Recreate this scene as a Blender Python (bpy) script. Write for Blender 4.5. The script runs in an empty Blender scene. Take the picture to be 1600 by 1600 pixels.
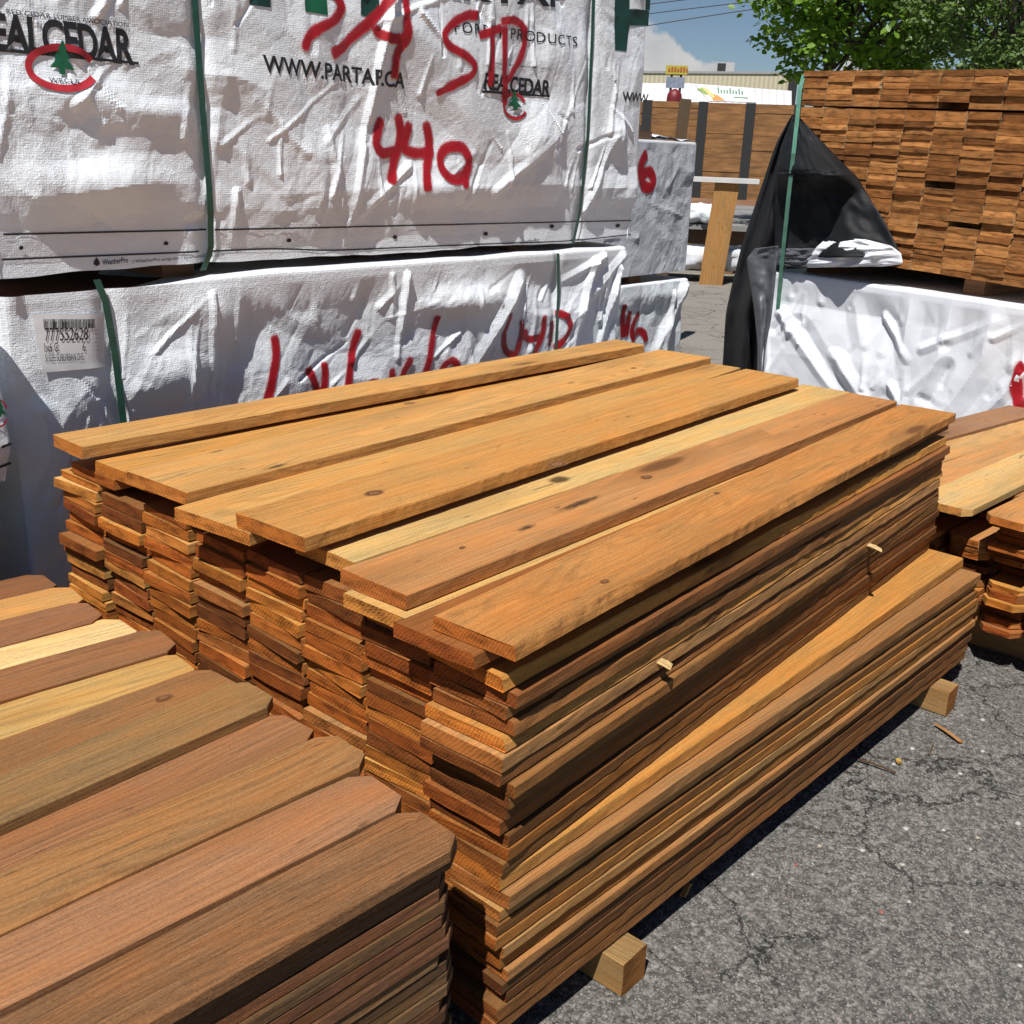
import bpy, bmesh, math, random
import numpy as np
from mathutils import Vector, Matrix

# ------------------------------------------------------------------ camera, light
scn = bpy.context.scene
C = scn.collection
F_PX, PITCH, ROLL, YAW, HCAM = 1652.0, math.radians(18.96), math.radians(2.21), math.radians(40.39), 1.320
_cy, _sy, _cp, _sp = math.cos(YAW), math.sin(YAW), math.cos(PITCH), math.sin(PITCH)
FW = np.array([_cy*_cp, _sy*_cp, -_sp]); _r0 = np.array([_sy, -_cy, 0.]); _u0 = np.cross(_r0, FW)
RT = math.cos(ROLL)*_r0 + math.sin(ROLL)*_u0; UP = -math.sin(ROLL)*_r0 + math.cos(ROLL)*_u0
CO = np.array([0, 0, HCAM])
cam = bpy.data.cameras.new('camera'); cam.sensor_width = 36; cam.lens = F_PX/1600*36; cam.clip_end = 2000; cam.clip_start = .02
camo = bpy.data.objects.new('camera', cam); C.objects.link(camo); scn.camera = camo
camo.matrix_world = Matrix(((RT[0], UP[0], -FW[0], 0), (RT[1], UP[1], -FW[1], 0), (RT[2], UP[2], -FW[2], HCAM), (0, 0, 0, 1)))

SUN = np.array([.55, .215, -1.0])           # travel direction of the sunlight
_s = -SUN/np.linalg.norm(SUN)
SUN_EL = math.asin(_s[2]); SUN_AZ = math.atan2(_s[0], _s[1])
sl = bpy.data.lights.new('sun', 'SUN'); sl.energy = 5.0; sl.angle = math.radians(.5); sl.color = (1, .97, .925)
so = bpy.data.objects.new('sun', sl); C.objects.link(so); so.rotation_euler = Vector(SUN).to_track_quat('-Z', 'Y').to_euler()
W = bpy.data.worlds.new('World'); scn.world = W; W.use_nodes = True
nt = W.node_tree; nt.nodes.clear()
def N(nt, t, **k):
    n = nt.nodes.new(t)
    for a, b in k.items(): setattr(n, a, b)
    return n
wo = N(nt, 'ShaderNodeOutputWorld'); bg = N(nt, 'ShaderNodeBackground'); sky = N(nt, 'ShaderNodeTexSky')
sky.sky_type = 'NISHITA'; sky.sun_disc = False; sky.sun_elevation = SUN_EL; sky.sun_rotation = SUN_AZ
sky.air_density = 1.0; sky.dust_density = .1; sky.ozone_density = 3.0; sky.altitude = 1600
bg.inputs['Strength'].default_value = .05
tc = N(nt, 'ShaderNodeTexCoord')
def dirpx(x, y):
    d = FW*F_PX + RT*(x-800) - UP*(y-800); return d/np.linalg.norm(d)
# cumulus low in the sky: a few puffs broken by noise
nz = N(nt, 'ShaderNodeTexNoise'); nz.inputs['Scale'].default_value = 42; nz.inputs['Detail'].default_value = 8; nz.inputs['Roughness'].default_value = .62
nt.links.new(tc.outputs['Generated'], nz.inputs['Vector'])
acc = None
for (px, py, rr) in [(1005, 95, .030), (1030, 88, .020), (1046, 98, .018), (1066, 108, .016), (1086, 114, .013), (1106, 116, .012), (1120, 120, .010), (985, 85, .034), (900, 60, .05), (1380, 120, .04), (300, -420, .2), (1900, 60, .16)]:
    d = dirpx(px, py)
    vm = N(nt, 'ShaderNodeVectorMath', operation='DISTANCE'); nt.links.new(tc.outputs['Generated'], vm.inputs[0]); vm.inputs[1].default_value = tuple(d)
    m = N(nt, 'ShaderNodeMapRange'); nt.links.new(vm.outputs['Value'], m.inputs['Value'])
    m.inputs['From Min'].default_value = rr*1.3; m.inputs['From Max'].default_value = rr*.3
    if acc is None: acc = m.outputs[0]
    else:
        mx = N(nt, 'ShaderNodeMath', operation='MAXIMUM'); nt.links.new(acc, mx.inputs[0]); nt.links.new(m.outputs[0], mx.inputs[1]); acc = mx.outputs[0]
ad = N(nt, 'ShaderNodeMath', operation='MULTIPLY_ADD'); nt.links.new(nz.outputs['Fac'], ad.inputs[0]); ad.inputs[1].default_value = 1.5; ad.inputs[2].default_value = -1.12
a2 = N(nt, 'ShaderNodeMath', operation='MULTIPLY_ADD'); nt.links.new(acc, a2.inputs[0]); a2.inputs[1].default_value = 1.25; nt.links.new(ad.outputs[0], a2.inputs[2])
cr = N(nt, 'ShaderNodeMapRange', interpolation_type='SMOOTHSTEP'); nt.links.new(a2.outputs[0], cr.inputs['Value']); cr.inputs['From Min'].default_value = .0; cr.inputs['From Max'].default_value = .34
nz2 = N(nt, 'ShaderNodeTexNoise'); nz2.inputs['Scale'].default_value = 40; nz2.inputs['Detail'].default_value = 5; nt.links.new(tc.outputs['Generated'], nz2.inputs['Vector'])
cc = N(nt, 'ShaderNodeMix', data_type='RGBA'); nt.links.new(nz2.outputs['Fac'], cc.inputs['Factor']); cc.inputs['A'].default_value = (6, 6.6, 7.6, 1); cc.inputs['B'].default_value = (12.5, 12, 11.2, 1)
mixc = N(nt, 'ShaderNodeMix', data_type='RGBA'); nt.links.new(cr.outputs[0], mixc.inputs['Factor']); nt.links.new(sky.outputs[0], mixc.inputs['A']); nt.links.new(cc.outputs['Result'], mixc.inputs['B'])
nt.links.new(mixc.outputs['Result'], bg.inputs['Color']); nt.links.new(bg.outputs[0], wo.inputs[0])
scn.view_settings.view_transform = 'Standard'; scn.view_settings.look = 'None'; scn.view_settings.exposure = 0.26; scn.view_settings.gamma = 1
scn.render.engine = 'CYCLES'; scn.cycles.max_bounces = 6; scn.cycles.transparent_max_bounces = 12

# ------------------------------------------------------------------ helpers
rnd = random.Random(7)
def onz(x, y, z): d = dirpx(x, y); return CO + d*(z-CO[2])/d[2]
def ony(x, y, Y): d = dirpx(x, y); return CO + d*Y/d[1]
def onplane(x, y, P, n): d = dirpx(x, y); return CO + d*((np.array(P)-CO)@n)/(d@n)
def atd(x, y, dist): d = dirpx(x, y); return CO + d*dist/math.hypot(d[0], d[1])      # at a horizontal distance
ONES = ['first','second','third','fourth','fifth','sixth','seventh','eighth','ninth','tenth','eleventh','twelfth','thirteenth','fourteenth','fifteenth','sixteenth','seventeenth','eighteenth','nineteenth','twentieth','twenty-first','twenty-second','twenty-third','twenty-fourth','twenty-fifth','twenty-sixth','twenty-seventh','twenty-eighth']
def tag(o, label=None, cat=None, group=None, kind=None):
    if label: o['label'] = label
    if cat: o['category'] = cat
    if group: o['group'] = group
    if kind: o['kind'] = kind
    return o
def empty(name, loc=(0, 0, 0), rz=0):
    o = bpy.data.objects.new(name, None); C.objects.link(o); o.location = loc; o.rotation_euler = (0, 0, rz); o.empty_display_size = .1; return o
def mesh_obj(name, verts, faces, mat, parent=None, smooth=False, loc=None, rot=None):
    me = bpy.data.meshes.new(name); me.from_pydata([tuple(v) for v in verts], [], [tuple(f) for f in faces]); me.update()
    if mat: me.materials.append(mat)
    if smooth: me.polygons.foreach_set('use_smooth', [True]*len(me.polygons))
    o = bpy.data.objects.new(name, me); C.objects.link(o)
    if parent: o.parent = parent
    if loc is not None: o.location = loc
    if rot is not None: o.rotation_euler = rot
    return o
class MB:
    def __init__(s): s.v = []; s.f = []
    def add(s, v, f):
        n = len(s.v); s.v += [tuple(q) for q in v]; s.f += [tuple(i+n for i in q) for q in f]
    def box(s, a, b, M=None):
        x0, y0, z0 = a; x1, y1, z1 = b
        v = [(x0,y0,z0),(x1,y0,z0),(x1,y1,z0),(x0,y1,z0),(x0,y0,z1),(x1,y0,z1),(x1,y1,z1),(x0,y1,z1)]
        if M is not None: v = [tuple(M @ Vector(q)) for q in v]
        s.add(v, [(0,3,2,1),(4,5,6,7),(0,1,5,4),(1,2,6,5),(2,3,7,6),(3,0,4,7)])
    def tube(s, pts, rad, n=8):
        pts = [Vector(p) for p in pts]; rads = rad if hasattr(rad, '__len__') else [rad]*len(pts)
        vs = []; 
        for i, p in enumerate(pts):
            t = (pts[min(i+1, len(pts)-1)] - pts[max(i-1, 0)]).normalized()
            a = t.cross(Vector((0, 0, 1))); a = a.normalized() if a.length > 1e-3 else Vector((1, 0, 0)); b = t.cross(a)
            for k in range(n):
                an = 2*math.pi*k/n; vs.append(p + (a*math.cos(an)+b*math.sin(an))*rads[i])
        fs = [(i*n+k, i*n+(k+1) % n, (i+1)*n+(k+1) % n, (i+1)*n+k) for i in range(len(pts)-1) for k in range(n)]
        fs += [tuple(range(n))[::-1], tuple(range((len(pts)-1)*n, len(pts)*n))]
        s.add(vs, fs)
    def build(s, name, mat, parent=None, smooth=False, **k): return mesh_obj(name, s.v, s.f, mat, parent, smooth, **k)
# numpy gradient noise
_pr = np.random.RandomState(3); PERM = np.concatenate([_pr.permutation(256)]*3); GA = _pr.rand(256)*2*np.pi
def gn(x, y, seed=0):
    x = np.asarray(x, float) + seed*17.31; y = np.asarray(y, float) + seed*9.77
    xi = np.floor(x).astype(int); yi = np.floor(y).astype(int); xf = x-xi; yf = y-yi
    def g(ix, iy, fx, fy):
        h = PERM[(PERM[ix & 255] + iy) & 255]; return np.cos(GA[h])*fx + np.sin(GA[h])*fy
    u = xf*xf*xf*(xf*(xf*6-15)+10); v = yf*yf*yf*(yf*(yf*6-15)+10)
    a = g(xi, yi, xf, yf); b = g(xi+1, yi, xf-1, yf); c = g(xi, yi+1, xf, yf-1); d = g(xi+1, yi+1, xf-1, yf-1)
    return ((a+(b-a)*u) + ((c+(d-c)*u) - (a+(b-a)*u))*v)*1.5
def worley(x, y, seed=0):
    x = np.asarray(x, float); y = np.asarray(y, float); xi = np.floor(x).astype(int); yi = np.floor(y).astype(int)
    f1 = np.full(x.shape, 9.); f2 = np.full(x.shape, 9.); hh = np.zeros(x.shape)
    for dx in (-1, 0, 1):
        for dy in (-1, 0, 1):
            cx = xi+dx; cy = yi+dy; h = PERM[(PERM[(cx+seed*7) & 255] + cy + seed*13) & 255]; h2 = PERM[h+17]
            d = np.hypot(cx+h/255.-x, cy+h2/255.-y); nf = d < f1
            f2 = np.where(nf, f1, np.minimum(f2, d)); hh = np.where(nf, h/255., hh); f1 = np.where(nf, d, f1)
    return f1, f2, hh

# ------------------------------------------------------------------ materials
def newmat(name):
    m = bpy.data.materials.new(name); m.use_nodes = True; t = m.node_tree; b = t.nodes['Principled BSDF']; return m, t, b
def L(t, a, b): t.links.new(a, b)
def mth(t, op, a, b=None, c=None, clamp=False):
    n = N(t, 'ShaderNodeMath', operation=op); n.use_clamp = clamp
    for i, v in enumerate((a, b, c)):
        if v is None: continue
        if isinstance(v, (int, float)): n.inputs[i].default_value = v
        else: L(t, v, n.inputs[i])
    return n.outputs[0]
def noise(t, vec, scale, detail=4, rough=.5, dist=0):
    n = N(t, 'ShaderNodeTexNoise'); n.inputs['Scale'].default_value = scale; n.inputs['Detail'].default_value = detail; n.inputs['Roughness'].default_value = rough; n.inputs['Distortion'].default_value = dist
    if vec is not None: L(t, vec, n.inputs['Vector'])
    return n.outputs['Fac']
def mapr(t, v, a, b, c=0, d=1, smooth=False):
    n = N(t, 'ShaderNodeMapRange', interpolation_type='SMOOTHSTEP' if smooth else 'LINEAR'); L(t, v, n.inputs[0])
    for i, q in zip((1, 2, 3, 4), (a, b, c, d)): n.inputs[i].default_value = q
    return n.outputs[0]
def mix(t, f, a, b, mode='MIX'):
    n = N(t, 'ShaderNodeMix', data_type='RGBA', blend_type=mode)
    for s, v in (('Factor', f), ('A', a), ('B', b)):
        if isinstance(v, (int, float)): n.inputs[s].default_value = v
        elif isinstance(v, tuple): n.inputs[s].default_value = v if len(v) == 4 else v+(1,)
        else: L(t, v, n.inputs[s])
    return n.outputs['Result']
def bump(t, b, h, strength, dist):
    n = N(t, 'ShaderNodeBump'); n.inputs['Strength'].default_value = strength; n.inputs['Distance'].default_value = dist; L(t, h, n.inputs['Height']); L(t, n.outputs[0], b.inputs['Normal']); return n
def scalev(t, vec, s):
    n = N(t, 'ShaderNodeVectorMath', operation='MULTIPLY'); L(t, vec, n.inputs[0]); n.inputs[1].default_value = s; return n.outputs[0]

def wood_mat(name, saw=0.35, rough_face=0.0):
    m, t, b = newmat(name)
    tone = N(t, 'ShaderNodeAttribute', attribute_name='tone'); pos = N(t, 'ShaderNodeAttribute', attribute_name='pos'); en = N(t, 'ShaderNodeAttribute', attribute_name='isend')
    R = tone.outputs['Alpha']
    off = N(t, 'ShaderNodeCombineXYZ'); L(t, mth(t, 'MULTIPLY', R, 37.), off.inputs[0]); L(t, mth(t, 'MULTIPLY', R, 91.), off.inputs[1]); L(t, mth(t, 'MULTIPLY', R, 53.), off.inputs[2])
    va = N(t, 'ShaderNodeVectorMath', operation='ADD'); L(t, pos.outputs['Vector'], va.inputs[0]); L(t, off.outputs[0], va.inputs[1]); P = va.outputs[0]
    # knots
    sp = N(t, 'ShaderNodeSeparateXYZ'); L(t, P, sp.inputs[0])
    kv = scalev(t, P, (2.1, 8.5, 8.5)); vo = N(t, 'ShaderNodeTexVoronoi'); vo.inputs['Scale'].default_value = 1; L(t, kv, vo.inputs['Vector'])
    vc = N(t, 'ShaderNodeSeparateColor'); L(t, vo.outputs['Color'], vc.inputs[0]); has = mth(t, 'GREATER_THAN', vc.outputs[0], .6)
    ksz = mapr(t, vc.outputs[1], 0, 1, .10, .24)
    kd = mth(t, 'DIVIDE', vo.outputs['Distance'], ksz)
    knot = mth(t, 'MULTIPLY', mapr(t, kd, .5, 1.0, 1, 0, True), has)
    kring = mth(t, 'MULTIPLY', mapr(t, kd, .8, 3.2, 1, 0, True), has)
    # warped grain
    big = noise(t, scalev(t, P, (.9, 6, 6)), 1, 2, .5)
    wy = mth(t, 'ADD', mth(t, 'MULTIPLY', big, .045), mth(t, 'MULTIPLY', kring, .014))
    cv = N(t, 'ShaderNodeCombineXYZ'); L(t, sp.outputs[0], cv.inputs[0]); L(t, mth(t, 'ADD', sp.outputs[1], wy), cv.inputs[1]); L(t, sp.outputs[2], cv.inputs[2])
    WP = cv.outputs[0]
    g1 = noise(t, scalev(t, WP, (3.0, 430, 430)), 1, 4, .7)
    g2 = noise(t, scalev(t, WP, (16, 1200, 1200)), 1, 3, .7); g4 = noise(t, scalev(t, P, (260, 900, 900)), 1, 2, .7)
    g3 = noise(t, scalev(t, P, (5, 22, 22)), 1, 5, .68)
    ring = mth(t, 'SINE', mth(t, 'MULTIPLY', mth(t, 'ADD', sp.outputs[1], mth(t, 'MULTIPLY', big, .26)), mth(t, 'MULTIPLY_ADD', R, 420., 380.)))
    ring = mapr(t, ring, -.2, 1, 0, 1, True)
    fac = mth(t, 'ADD', mth(t, 'MULTIPLY', mth(t, 'SUBTRACT', g1, .5), 1.5), mth(t, 'MULTIPLY', mth(t, 'SUBTRACT', g2, .5), 1.1))
    fac = mth(t, 'ADD', fac, mth(t, 'MULTIPLY', mth(t, 'SUBTRACT', g4, .5), 1.3))
    fac = mth(t, 'SUBTRACT', fac, mth(t, 'MULTIPLY', ring, mth(t, 'MULTIPLY_ADD', mth(t, 'FRACT', mth(t, 'MULTIPLY', R, 23.1)), .20, .02)))
    fac = mth(t, 'ADD', fac, mth(t, 'MULTIPLY', mth(t, 'SUBTRACT', g3, .5), 1.25))
    val = mapr(t, fac, -.62, .58, .40-.10*rough_face, 1.42)
    base = mix(t, mapr(t, g3, .35, .65), tone.outputs['Color'], mix(t, 1., tone.outputs['Color'], (.88, .72, .56), 'MULTIPLY'))
    long_ = noise(t, scalev(t, P, (.55, 2.5, 2.5)), 1, 3, .55)
    base = mix(t, mapr(t, long_, .52, .7, 0, .5), base, mix(t, 1., tone.outputs['Color'], (.58, .46, .34), 'MULTIPLY'))
    vv = N(t, 'ShaderNodeCombineXYZ'); [L(t, val, vv.inputs[i]) for i in range(3)]
    side = mix(t, 1., base, vv.outputs[0], 'MULTIPLY')
    side = mix(t, mth(t, 'MULTIPLY', kring, .35), side, (.16, .075, .025)); side = mix(t, mth(t, 'MULTIPLY', knot, .8), side, (.10, .04, .013))
    # small dark specks and streaks
    spk = noise(t, scalev(t, P, (14, 60, 60)), 1, 2, .5); side = mix(t, mapr(t, spk, .70, .76, 0, .6), side, (.055, .03, .015))
    # end grain: rings around a centre off the board + saw fuzz
    s0 = N(t, 'ShaderNodeSeparateXYZ'); L(t, pos.outputs['Vector'], s0.inputs[0])
    cy = mth(t, 'SUBTRACT', s0.outputs[1], mth(t, 'MULTIPLY', mth(t, 'FRACT', mth(t, 'MULTIPLY', R, 7.3)), .16))
    cz = mth(t, 'ADD', s0.outputs[2], mth(t, 'MULTIPLY_ADD', mth(t, 'FRACT', mth(t, 'MULTIPLY', R, 13.7)), .16, .03))
    rd = mth(t, 'SQRT', mth(t, 'ADD', mth(t, 'MULTIPLY', cy, cy), mth(t, 'MULTIPLY', cz, cz)))
    en1 = noise(t, scalev(t, P, (60, 60, 60)), 1, 3, .6)
    rr = mth(t, 'SINE', mth(t, 'MULTIPLY', mth(t, 'ADD', rd, mth(t, 'MULTIPLY', en1, .006)), 1500.))
    en2 = noise(t, scalev(t, P, (500, 500, 900)), 1, 3, .7)
    en3 = noise(t, scalev(t, P, (22, 22, 60)), 1, 3, .6)
    hat = mth(t, 'SINE', mth(t, 'ADD', mth(t, 'MULTIPLY', s0.outputs[1], mth(t, 'MULTIPLY_ADD', R, 500., 700.)), mth(t, 'MULTIPLY_ADD', en1, 7., mth(t, 'MULTIPLY', s0.outputs[2], 700.))))
    ev = mth(t, 'ADD', mth(t, 'MULTIPLY_ADD', mapr(t, rr, -.3, 1), -.16, mth(t, 'MULTIPLY', hat, .13)), mth(t, 'MULTIPLY', mth(t, 'SUBTRACT', en2, .5), 1.3))
    ev = mth(t, 'ADD', ev, mth(t, 'MULTIPLY', mth(t, 'SUBTRACT', en3, .5), 1.7))
    ev = mapr(t, ev, -.55, .45, .20, 1.6)
    vv2 = N(t, 'ShaderNodeCombineXYZ'); [L(t, ev, vv2.inputs[i]) for i in range(3)]
    ebase = mix(t, 1., tone.outputs['Color'], (.80, .49, .25), 'MULTIPLY')
    ebase = mix(t, mapr(t, en3, .5, .72, 0, .55), ebase, mix(t, 1., tone.outputs['Color'], (.40, .25, .15), 'MULTIPLY'))
    endc = mix(t, 1., ebase, vv2.outputs[0], 'MULTIPLY')
    col = mix(t, en.outputs['Fac'], side, endc); L(t, col, b.inputs['Base Color'])
    b.inputs['Roughness'].default_value = .82; b.inputs['Specular IOR Level'].default_value = .22
    sawn = N(t, 'ShaderNodeTexWave'); sawn.bands_direction = 'X'; sawn.inputs['Scale'].default_value = 70; sawn.inputs['Distortion'].default_value = 2.5; sawn.inputs['Detail'].default_value = 2; L(t, P, sawn.inputs['Vector'])
    hs = mth(t, 'ADD', mth(t, 'MULTIPLY', g1, .8 + rough_face*2.5), mth(t, 'ADD', mth(t, 'MULTIPLY', g2, .5 + rough_face*1.2), mth(t, 'ADD', mth(t, 'MULTIPLY', g4, .35), mth(t, 'MULTIPLY', sawn.outputs['Fac'], .14*saw))))
    he = mth(t, 'ADD', mth(t, 'MULTIPLY', en2, 1.4), mth(t, 'MULTIPLY', en1, .9))
    hm = N(t, 'ShaderNodeMix', data_type='FLOAT'); L(t, en.outputs['Fac'], hm.inputs['Factor']); L(t, hs, hm.inputs['A']); L(t, he, hm.inputs['B'])
    bump(t, b, hm.outputs['Result'], .8, .0011+.0012*rough_face)
    return m
M_wood = wood_mat('rough_cedar'); M_wood_r = wood_mat('weathered_rough_cedar', rough_face=.9)

def flat_mat(name, col, rough=.6, var=.15, scale=20, metal=0, bmp=0, bscale=80, spec=.5):
    m, t, b = newmat(name); tcn = N(t, 'ShaderNodeTexCoord'); n = noise(t, tcn.outputs['Object'], scale, 5, .6)
    dark = tuple(c*(1-var) for c in col); lite = tuple(min(1, c*(1+var)) for c in col)
    L(t, mix(t, mapr(t, n, .3, .7), dark, lite), b.inputs['Base Color']); b.inputs['Roughness'].default_value = rough; b.inputs['Metallic'].default_value = metal; b.inputs['Specular IOR Level'].default_value = spec
    if bmp: bump(t, b, noise(t, tcn.outputs['Object'], bscale, 4, .6), bmp, .01)
    return m
def wrap_mat(name, col, weave=1.0, rough=.5, dirt=.25, crink=1.0):
    m, t, b = newmat(name); tcn = N(t, 'ShaderNodeTexCoord'); O = tcn.outputs['Object']
    n1 = noise(t, O, 3.5, 5, .6); n2 = noise(t, O, 45, 4, .6)
    dc = tuple(c*f for c, f in zip(col, (.80, .78, .74)))
    cc = mix(t, mth(t, 'MULTIPLY', mapr(t, n1, .45, .75), dirt*2.2), col, dc)
    cc = mix(t, mapr(t, n2, .66, .8, 0, .25), cc, tuple(c*.6 for c in col)); L(t, cc, b.inputs['Base Color'])
    b.inputs['Roughness'].default_value = rough; b.inputs['Specular IOR Level'].default_value = .45
    wx = N(t, 'ShaderNodeTexWave'); wx.bands_direction = 'X'; wx.inputs['Scale'].default_value = 62; wx.inputs['Distortion'].default_value = 1.5; L(t, O, wx.inputs['Vector'])
    wz = N(t, 'ShaderNodeTexWave'); wz.bands_direction = 'Z'; wz.inputs['Scale'].default_value = 62; wz.inputs['Distortion'].default_value = 1.5; L(t, O, wz.inputs['Vector'])
    we = mth(t, 'MULTIPLY', mth(t, 'ADD', wx.outputs['Fac'], wz.outputs['Fac']), .035*weave)
    c1 = noise(t, O, 34, 4, .65, 1.6); c2 = noise(t, O, 95, 4, .6, 1.0)
    c1 = mth(t, 'ABSOLUTE', mth(t, 'SUBTRACT', c1, .5)); c2 = mth(t, 'ABSOLUTE', mth(t, 'SUBTRACT', c2, .5))
    zone = mapr(t, noise(t, O, 2.7, 2), .35, .65, .25, 1)
    cr = mth(t, 'MULTIPLY', mth(t, 'MULTIPLY_ADD', c1, 1.0, mth(t, 'MULTIPLY', c2, .75)), zone)
    bump(t, b, mth(t, 'ADD', we, mth(t, 'MULTIPLY', cr, crink)), .75, .006)
    return m
M_wrap = wrap_mat('white_woven_wrap', (.84, .885, .93), .8, .34); M_wrap2 = wrap_mat('silver_wrap', (.60, .62, .66), .6, .5, .2, 1.3)
M_foil = wrap_mat('bluish_white_sheet', (.80, .83, .88), .2, .42, .1, .35)
M_black = flat_mat('black_tarp', (.011, .012, .014), .62, .3, 6, bmp=.35, bscale=18, spec=.2)
M_tgrey = flat_mat('grey_lining_and_hem_shade', (.10, .105, .118), .45, .15, 8, bmp=.2, bscale=25)  # lining strip colour, also the painted shade on the hem's left part
M_ink = flat_mat('black_ink', (.016, .016, .018), .55, .2)
M_inkg = flat_mat('green_ink', (.006, .11, .05), .55, .2); M_inkdg = flat_mat('dark_green_ink', (.006, .05, .038), .55, .2)
M_inkr = flat_mat('red_ink', (.42, .02, .03), .55, .15)
M_strap = flat_mat('green_strap', (.022, .085, .06), .35, .2, 30); M_strapl = flat_mat('pale_green_strap', (.10, .24, .17), .35, .2, 30)
M_paper = flat_mat('label_paper', (.80, .80, .80), .5, .05)
M_line = flat_mat('dark_hem_line', (.03, .03, .035), .5, .2)
def plank_mat(name, col, axis_scale=(3, 3, 60), var=.5, rough=.75):
    m, t, b = newmat(name); tcn = N(t, 'ShaderNodeTexCoord'); O = tcn.outputs['Object']
    n = noise(t, scalev(t, O, axis_scale), 1, 4, .6); n2 = noise(t, O, 1.7, 3)
    L(t, mix(t, mapr(t, n2, .3, .7, 0, .5), mix(t, mapr(t, n, .3, .7), tuple(c*(1-var) for c in col), tuple(c*(1+var*.5) for c in col)), tuple(c*.6 for c in col)), b.inputs['Base Color'])
    b.inputs['Roughness'].default_value = rough; bump(t, b, n, .4, .004); return m
M_core = plank_mat('cedar_core', (.25, .12, .05))

def spray_mat():
    m, t, b = newmat('red_spray_paint'); b.inputs['Base Color'].default_value = (.45, .004, .016, 1); b.inputs['Roughness'].default_value = .6
    a = N(t, 'ShaderNodeAttribute', attribute_name='edge'); tcn = N(t, 'ShaderNodeTexCoord')
    n = noise(t, tcn.outputs['Object'], 420, 3, .7); n2 = noise(t, tcn.outputs['Object'], 24, 3)
    v = mth(t, 'ADD', a.outputs['Fac'], mth(t, 'MULTIPLY', mth(t, 'SUBTRACT', n, .5), 1.1)); v = mth(t, 'ADD', v, mth(t, 'MULTIPLY', mth(t, 'SUBTRACT', n2, .5), .5))
    al = mapr(t, v, .22, .66, 0, .97, True); L(t, al, b.inputs['Alpha'])
    L(t, mix(t, mapr(t, v, .4, .85), (.50, .015, .03), (.36, .002, .010)), b.inputs['Base Color']); return m
M_spray = spray_mat()

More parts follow.
